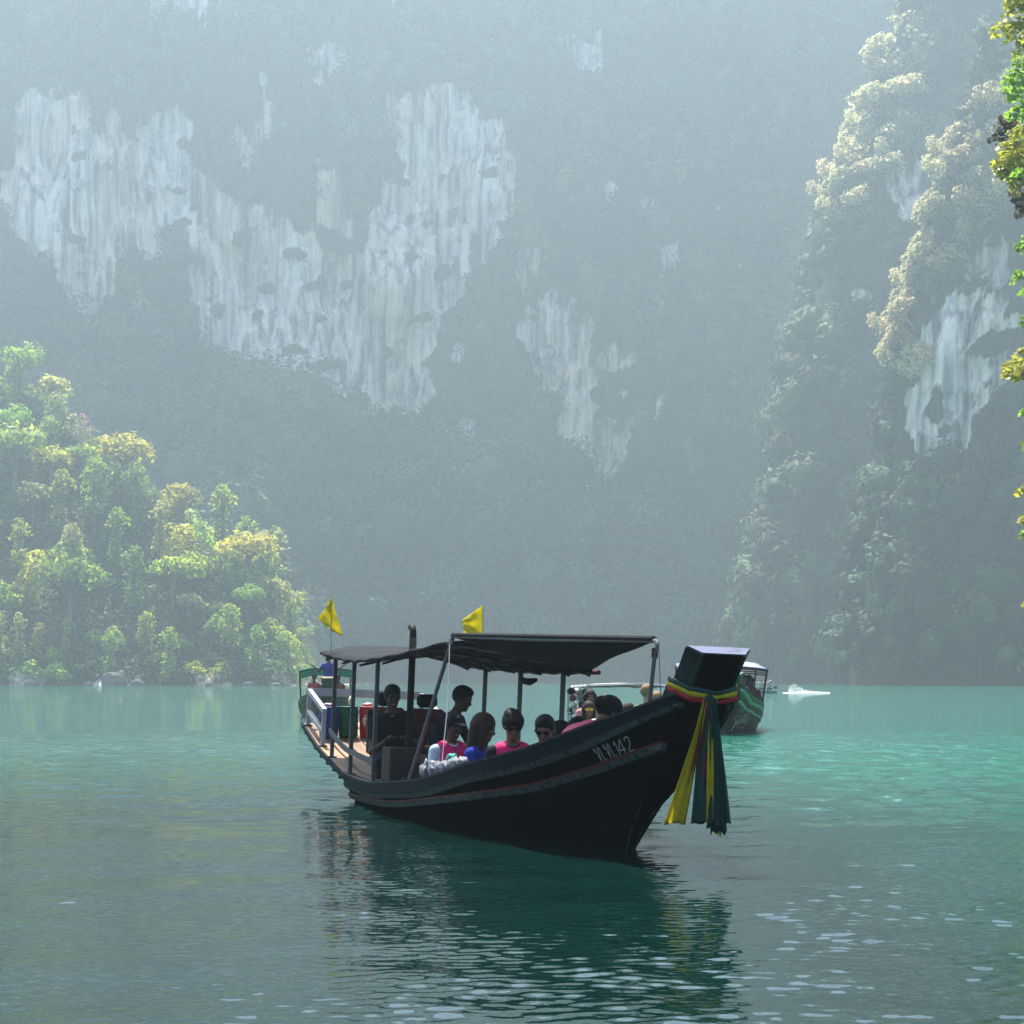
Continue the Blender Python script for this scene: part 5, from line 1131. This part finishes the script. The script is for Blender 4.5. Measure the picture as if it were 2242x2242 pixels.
# plastic bags and bottles heaped on the gunwale
BAG = mat('white_plastic_bag', (.26, .28, .31), .4, .2, 20, .6, 40, transl=.3); BAGT = mat('teal_plastic_bag', (.05, .42, .36), .35, .3, 20, .5, 40, transl=.3); CLEAR = mat('clear_plastic', (.22, .24, .27), .2, .5, 30, .8, 35, base2=(.12, .13, .15))
for k, (t, b_, sx, sy, sz, m, lb, dz, cr) in enumerate([
        (4.22, -.90, .085, .06, .085, CLEAR, 'clear crumpled plastic bag hanging on the gunwale, rearmost of the heap', -.01, .3),
        (3.92, -.88, .11, .07, .075, BAG, 'white plastic bag on the gunwale below the child', .01, .25), (3.62, -.86, .12, .07, .06, BAG, 'white plastic bag under the teal one on the gunwale', .02, .25),
        (3.55, -.80, .075, .05, .045, BAGT, 'teal plastic bag on top of the white bags', .13, .2), (3.25, -.84, .15, .06, .055, BAG, 'long white plastic bag in front of the woman in blue', .03, .22), (2.95, -.83, .10, .05, .045, BAG, 'small white plastic bag at the forward end of the heap', .03, .2)]):
    lump('plastic_bag', W(t, b_, MAIN.zg(t) + .035 + dz), (sx, sy, sz), m, lb, 'bag', 20 + k, 'plastic bags on the gunwale', HEAD, cr)

# ------------------------------------------------------------------ other boats
def place(root, loc, yaw, sc): root.location = loc; root.rotation_euler = (0, 0, yaw); root.scale = (sc,) * 3
def other_boat(label, loc, yaw, sc, H, k, side, rail, strip, stem, n=1):
    o = empty('longtail_boat', label=label, cat='boat', group='longtail boats on the lake'); boat_core(o, H, k, side, rail, strip, stem, REDP, deck=False); place(o, loc, yaw, sc)
    b = MB(); rr = []
    for i in range(16):
        t = -.6 + 9.5 * i / 15; z = max(.08, H.zs(t) + .14); g = max(.05, H.bz(t, z) - .05); rr.append([L(t, -g, z), L(t, g, z)])
    b.grid(rr).build('floor_boards', WOODD, o)
    return o, Matrix.Translation(loc) @ Matrix.Rotation(yaw, 4, 'Z') @ Matrix.Scale(sc, 4)
def frame_canopy(o, t0, t1, hw, z0, z1, cloth_m, post_m, arch=.08, posts=(0, .5, 1), slats=0, valance=None, tilt=.0):
    rows = []; b = MB()
    for i in range(13):
        u = i / 12; t = t0 + (t1 - t0) * u; z = z0 + (z1 - z0) * u; rows.append([L(t, -hw + 2 * hw * j / 8, z + arch * (1 - (2 * j / 8 - 1) ** 2) + .01 * math.sin(i * 2 + j)) for j in range(9)])
    solidify(b.grid(rows).build('canopy_cloth', cloth_m, o, smooth='all'), .012)
    for j in (0, 8): MB().tube([r[j] + Vector((0, 0, -.025)) for r in rows], .018, 6).build('canopy_pipe', post_m, o, True)
    for i in (0, 12): MB().tube([q + Vector((0, 0, -.025)) for q in rows[i]], .018, 6).build('canopy_pipe', post_m, o, True)
    for k in range(slats):
        j = (k + .5) / slats * 8; a = int(j); f = j - a; MB().tube([r[a].lerp(r[a + 1], f) + Vector((0, 0, -.04)) for r in rows], .012, 5).build('canopy_slat', post_m, o, True)
    for u in posts:
        t = t0 + (t1 - t0) * u
        for sd in (-1, 1):
            top = rows[int(round(u * 12))][0 if sd < 0 else 8]; ft = L(t, sd * min(hw, .93), .42); MB().tube([ft, top + Vector((0, 0, -.03))], .022, 6).build('canopy_post', post_m, o, True)
    if valance:
        for i in (0,):
            q = rows[i]; solidify(MB().grid([q, [p + Vector((.01, 0, -.26 - .01 * math.sin(k * 2))) for k, p in enumerate(q)]]).build('valance', valance, o), .006)
    return rows
GREENT = mat('green_tarpaulin', (.04, .36, .21), .5, .25, 6, .3, 30, transl=.5); WHITET = mat('white_tarpaulin', (.66, .64, .60), .7, .3, 8, .3, 30, transl=.3); BLUET = mat('blue_white_sheet', (.22, .26, .38), .5, .2, 5); DARKST = mat('dark_frame', (.04, .035, .035), .5, .3, 8)
at = lambda u, y, Y: Vector(((u - 966) / 4309 * Y, Y, CAMH + (1280 - y) / 4309 * Y))
# boat with a green canopy beyond the stern
H2 = Hull(.8); q = at(618, 1280, 80); bl, ML = other_boat('brown longtail boat with a bright green canopy beyond the stern rail', (q.x, q.y, 0), -PI / 2 + .09, 1.12, H2, .8, HULL_BROWN, HULL_BROWN, GREEN, HULL_BROWN)
frame_canopy(bl, 2.6, 8.6, .98, 1.66, 1.70, GREENT, DARKST, .12, (0, .25, .5, 1), 0, GREENT)
WL = lambda t, b_, z: tuple(ML @ L(t, b_, z)); G2 = 'people in the boat with the green canopy'
person('standing person in a blue shirt and olive shorts on the green-canopied boat', WL(1.35, .05, .42), PI / 2 + .1, (.03, .03, .20), SKIN_D, pants=(.16, .13, .06), stand=True, res=.016, group=G2, sc=1.06, arms={-1: ((.02, -.33, .30), (.05, -.52, .44)), 1: ((.02, .33, .26), (.05, .50, .40))})
person('seated person in a dull red shirt on the green-canopied boat', WL(2.6, -.45, .62), -PI / 2, (.36, .07, .06), SKIN, res=.018, group=G2, cap_col=(.02, .02, .02))
person('seated person in a maroon life vest on the green-canopied boat', WL(2.6, .40, .60), -PI / 2 + .2, (.05, .03, .02), SKIN_D, res=.018, vest=(.25, .03, .02), group=G2)
# boat head-on behind the prow
H3 = Hull(.78); q = at(1374, 1280, 58); br, MR = other_boat('dark longtail boat with a painted bow and slatted canopy behind the prow', (q.x, q.y, 0), -PI / 2 - .05, 1.22, H3, .78, HULL_OLIVE, GREEN, mat('pale_green_line', (.25, .42, .28), .6, .3, 9), GREEN)
rows_ = frame_canopy(br, 2.4, 7.2, 1.06, 1.48, 1.66, BLUET, DARKST, .10, (.12, 1), 7)
for k in range(3): MB().tube([p + Vector((-.05 * k, 0, -.05 - .045 * k)) for p in rows_[0]], .013, 5).build('canopy_slat', DARKST, br, True)
WR = lambda t, b_, z: tuple(MR @ L(t, b_, z)); G3 = 'people in the boat behind the prow'
def bow_painting():
    """scroll and lettering painted on the port bow"""
    st = [[(-.02, .95), (.08, 1.0), (.1, .9), (0, .82), (.1, .8)], [(.16, .98), (.16, .8), (.27, .8), (.27, .98)],
          [(.42, .92), (.5, 1.0), (.58, .9), (.5, .72), (.36, .62), (.2, .66), (.1, .52), (.04, .36), (.1, .2), (.22, .16), (.3, .04), (.42, .0)], [(.62, .92), (.66, .86)], [(.72, .98), (.78, .88), (.74, .8)], [(.78, .62), (.88, .68), (.86, .54), (.94, .6)],
          [(.36, .5), (.66, .62), (.72, .4), (.42, .28), (.36, .5)], [(.42, .5), (.46, .32)], [(.49, .54), (.53, .34)], [(.56, .57), (.6, .37)], [(.63, .59), (.66, .4)], [(.4, .42), (.68, .52)], [(.46, .64), (.56, .74), (.66, .66)], [(.8, .48), (.78, .36), (.88, .34), (.9, .44), (.98, .38)], [(.5, .2), (.6, .1), (.7, .2), (.78, .12)], [(.84, .24), (.98, .14)], [(.9, .14), (.96, .26)]]
    def pl(x, y):
        t = -.75 + 1.75 * x; z = H3.zg(t) - .25 - (1 - y) * (.55 - .1 * x); return L(t, H3.bz(t, z) + .012, z)
    painted_strokes(st, pl, .035, 'bow_lettering', mat('pale_lettering', (.42, .46, .34), .6, .3, 20), br)
bow_painting()
person('person in a white shirt and red life vest in the boat behind the prow', WR(2.7, .40, .55), -PI / 2 + .6, (.75, .72, .72), SKIN, vest=(.42, .02, .06), res=.015, group=G3, head=(.3, .35, 0), arms={1: ((.2, .30, .16), (.42, .16, .02))})
person('woman with dark hair in a maroon top beside the white shirt', WR(3.1, .62, .52), -PI / 2 + .3, (.16, .03, .03), SKIN_D, hair='long', hair_mat=HAIR_BR, res=.016, group=G3, head=(-.2, .3, 0))
person('person in an orange life vest at the edge of the slatted canopy', WR(3.6, .74, .45), -PI / 2 - .1, (.12, .05, .03), SKIN, vest=(.70, .10, .02), res=.016, group=G3)
# boat with a white canopy, close behind the passengers
H4 = Hull(.55); q = at(1175, 1280, 45.5); bm_, MM = other_boat('longtail boat with a low white canopy close behind the passengers', (q.x - .45, q.y, 0), PI / 2 + .05, .92, H4, .55, HULL_BROWN, BLUEGREEN, PALE, HULL_BROWN)
frame_canopy(bm_, 2.0, 6.6, .86, 1.50, 1.55, WHITET, ALU, .03, (0, 1), 3)
WM = lambda t, b_, z: tuple(MM @ L(t, b_, z)); G4 = 'tourists in the boat with the white canopy'
def spot(u, y, Y, up): v = at(u, y, Y); return (v.x, v.y, v.z - up)
person('fair-haired woman in sunglasses and a white top facing the camera', spot(1139, 1336, 36.5, .77), -PI / 2 + .05, (.70, .68, .66), SKIN_L, hair='long', hair_mat=HAIR_BL, glasses=LENS, res=.012, group=G4)
person('woman in amber sunglasses next to the fair-haired woman', spot(1110, 1341, 37.2, .77), -PI / 2 + .1, (.60, .45, .40), SKIN, hair='long', hair_mat=HAIR_BR, glasses=LENS_Y, res=.012, group=G4)
person('brown-haired woman in a pink top holding the canopy with a dark sleeve', spot(1112, 1318, 38.5, .77), -PI / 2 + .15, (.50, .24, .22), SKIN, hair='long', hair_mat=HAIR_BR, res=.013, group=G4)
person('person in a black jacket with one arm raised to the white canopy', spot(1124, 1346, 39.5, .77), -PI / 2, (.012, .012, .014), SKIN, hair='short', hair_mat=HAIR_BR, res=.013, group=G4, sleeve='long', arms={1: ((.05, .26, .60), (.05, .16, .88))})
person('blond man in an olive shirt with his back to the camera', spot(1214, 1309, 35.6, .77), PI / 2 - .75, (.15, .17, .10), SKIN_L, hair='short', hair_mat=HAIR_BL, res=.012, group=G4, lean=.12, arms={1: ((.1, .34, .30), (.0, .56, .34))})
person('fair-haired tourist half hidden by the gunwale near the prow', spot(1238, 1322, 36.6, .77), PI / 2 - .3, (.45, .42, .40), SKIN_L, hair='short', hair_mat=HAIR_BL, res=.013, group=G4)
person('dark-haired tourist leaning behind the olive shirt', spot(1183, 1344, 37.0, .77), PI / 2 - .5, (.10, .10, .12), SKIN, hair='short', hair_mat=HAIR_BR, res=.013, group=G4)
BAGC = [(.012, .012, .014), (.55, .53, .50), (.02, .02, .03), (.16, .05, .05), (.30, .30, .27), (.015, .016, .02), (.60, .56, .50), (.05, .06, .10), (.02, .02, .02), (.42, .36, .30)]
WORD = ['black', 'white', 'dark', 'maroon', 'grey', 'sooty', 'cream', 'navy', 'jet black', 'tan']
for k, (u, y) in enumerate([(1078, 1300), (1090, 1301), (1103, 1302), (1080, 1313), (1094, 1312), (1107, 1314), (1083, 1326), (1096, 1325), (1077, 1338), (1090, 1338)]):
    v = at(u, y, 41.5 + .15 * (k % 3)); o = lump('hanging_bag', (v.x, v.y, v.z - .1), (.075, .05, .062), cloth(BAGC[k]), '%s bag in the heap of luggage under the white canopy' % WORD[k], 'bag', 50 + k, 'luggage under the white canopy', k * .7, .25, 8)
b = MB(); v0, v1 = at(1074, 1296, 41.6), at(1112, 1298, 41.6)
lr = empty('luggage_rack', tuple(at(1092, 1355, 41.6)), 0, 'thin white rack holding the luggage under the white canopy', 'rack'); o0 = lr.location
for yy in (1306, 1319, 1332, 1345): MB().tube([at(1072, yy, 41.75) - o0, at(1114, yy, 41.75) - o0], .012, 5).build('shelf_bar', ALU, lr)
for uu in (1072, 1114): MB().tube([at(uu, 1298, 41.75) - o0, at(uu, 1385, 41.75) - o0], .014, 5).build('upright', ALU, lr)
# far boat under way, with spray from its propeller
H5 = Hull(.6); q = at(1404, 1280, 225); bf, MF = other_boat('distant longtail boat throwing up white spray', (q.x - 1.7, q.y - 5, 0), PI - .75, .62, H5, .6, HULL_DARK, PALE, PALE, HULL_DARK)
frame_canopy(bf, 2.5, 8.4, .9, 1.75, 1.85, WHITET, ALU, .04, (0, .5, 1))
WF = lambda t, b_, z: tuple(MF @ L(t, b_, z))
eng = MB(); eng.box(L(9.3, 0, .95), (.5, .35, .4), bev=.04); eng.build('engine', BLACKP, bf); MB().tube([L(9.3, 0, .9), L(13.2, 0, -.02)], .05, 6).build('propeller_shaft', DARKST, bf); MB().tube([L(9.3, 0, 1.0), L(8.3, .2, 1.2)], .03, 5).build('tiller', DARKST, bf)
person('boatman in a white cap at the engine of the distant boat', WF(8.3, 0, .55), PI - .6, (.30, .30, .34), SKIN_D, res=.03, group='people in the distant boat', cap_col=(.7, .7, .7))
person('passenger in a grey shirt in the distant boat', WF(6.6, .2, .5), PI - .6, (.40, .38, .40), SKIN_D, res=.03, group='people in the distant boat')
def spray():
    r = np.random.default_rng(8); tip = MF @ L(13.0, 0, 0); V = []; F = []; ico = [(0, 0, 1), (.9, 0, -.3), (-.45, .78, -.3), (-.45, -.78, -.3)]; tri = [(0, 1, 2), (0, 2, 3), (0, 3, 1), (1, 3, 2)]
    for k in range(2600):
        u = r.random(); x = tip.x - .4 + 3.8 * u ** 1.3; zmax = .6 * math.exp(-((u - .22) / .2) ** 2) + .28 * (1 - u) + .08; z = zmax * r.random() ** 2.2; y = tip.y + 1.2 * (r.random() - .5); s = .018 + .024 * r.random() * (1 - z / 2); n = len(V)
        V += [(x + a * s, y + b2 * s, z + c * s) for a, b2, c in ico]; F += [tuple(i + n for i in t) for t in tri]
    FOAM = mat('white_foam', (.82, .86, .86), .6)
    o = link('spray', mesh_np('spray', V, F, FOAM)); tag(o, 'white spray thrown up behind the distant boat', 'spray', kind='stuff')
    b = MB(); V = []; rows = []
    for i in range(40):
        u = i / 39; x = tip.x - 1.0 + 4.2 * u; w = .45 * (1 - u) ** .5 + .08; rows.append([(x, tip.y + (j / 6 - .5) * w * 2.2, .015 + .04 * (1 - u) * r.random() * (1 if 0 < j < 6 else 0)) for j in range(7)])
    o = b.grid(rows).build('wake_foam', FOAM, smooth='all'); tag(o, 'thin white line of foam trailing the distant boat', 'foam', kind='stuff')
spray()
# ------------------------------------------------------------------ haze
def build_haze():
    m = bpy.data.materials.new('haze'); m.use_nodes = True; nt = m.node_tree; N = nt.nodes; L = nt.links
    for n in list(N):
        if n.type == 'BSDF_PRINCIPLED': N.remove(n)
    v = N.new('ShaderNodeVolumePrincipled'); v.inputs['Color'].default_value = (.66, .865, .975, 1); v.inputs['Density'].default_value = .00059
    v.inputs['Anisotropy'].default_value = .52
    L.new(v.outputs[0], N['Material Output'].inputs['Volume'])
    b = MB(); b.box((0, 370, 142), (1000, 960, 292)); o = b.build('haze', m); tag(o, 'pale blue haze filling the valley over the lake', 'haze', kind='stuff')
build_haze()
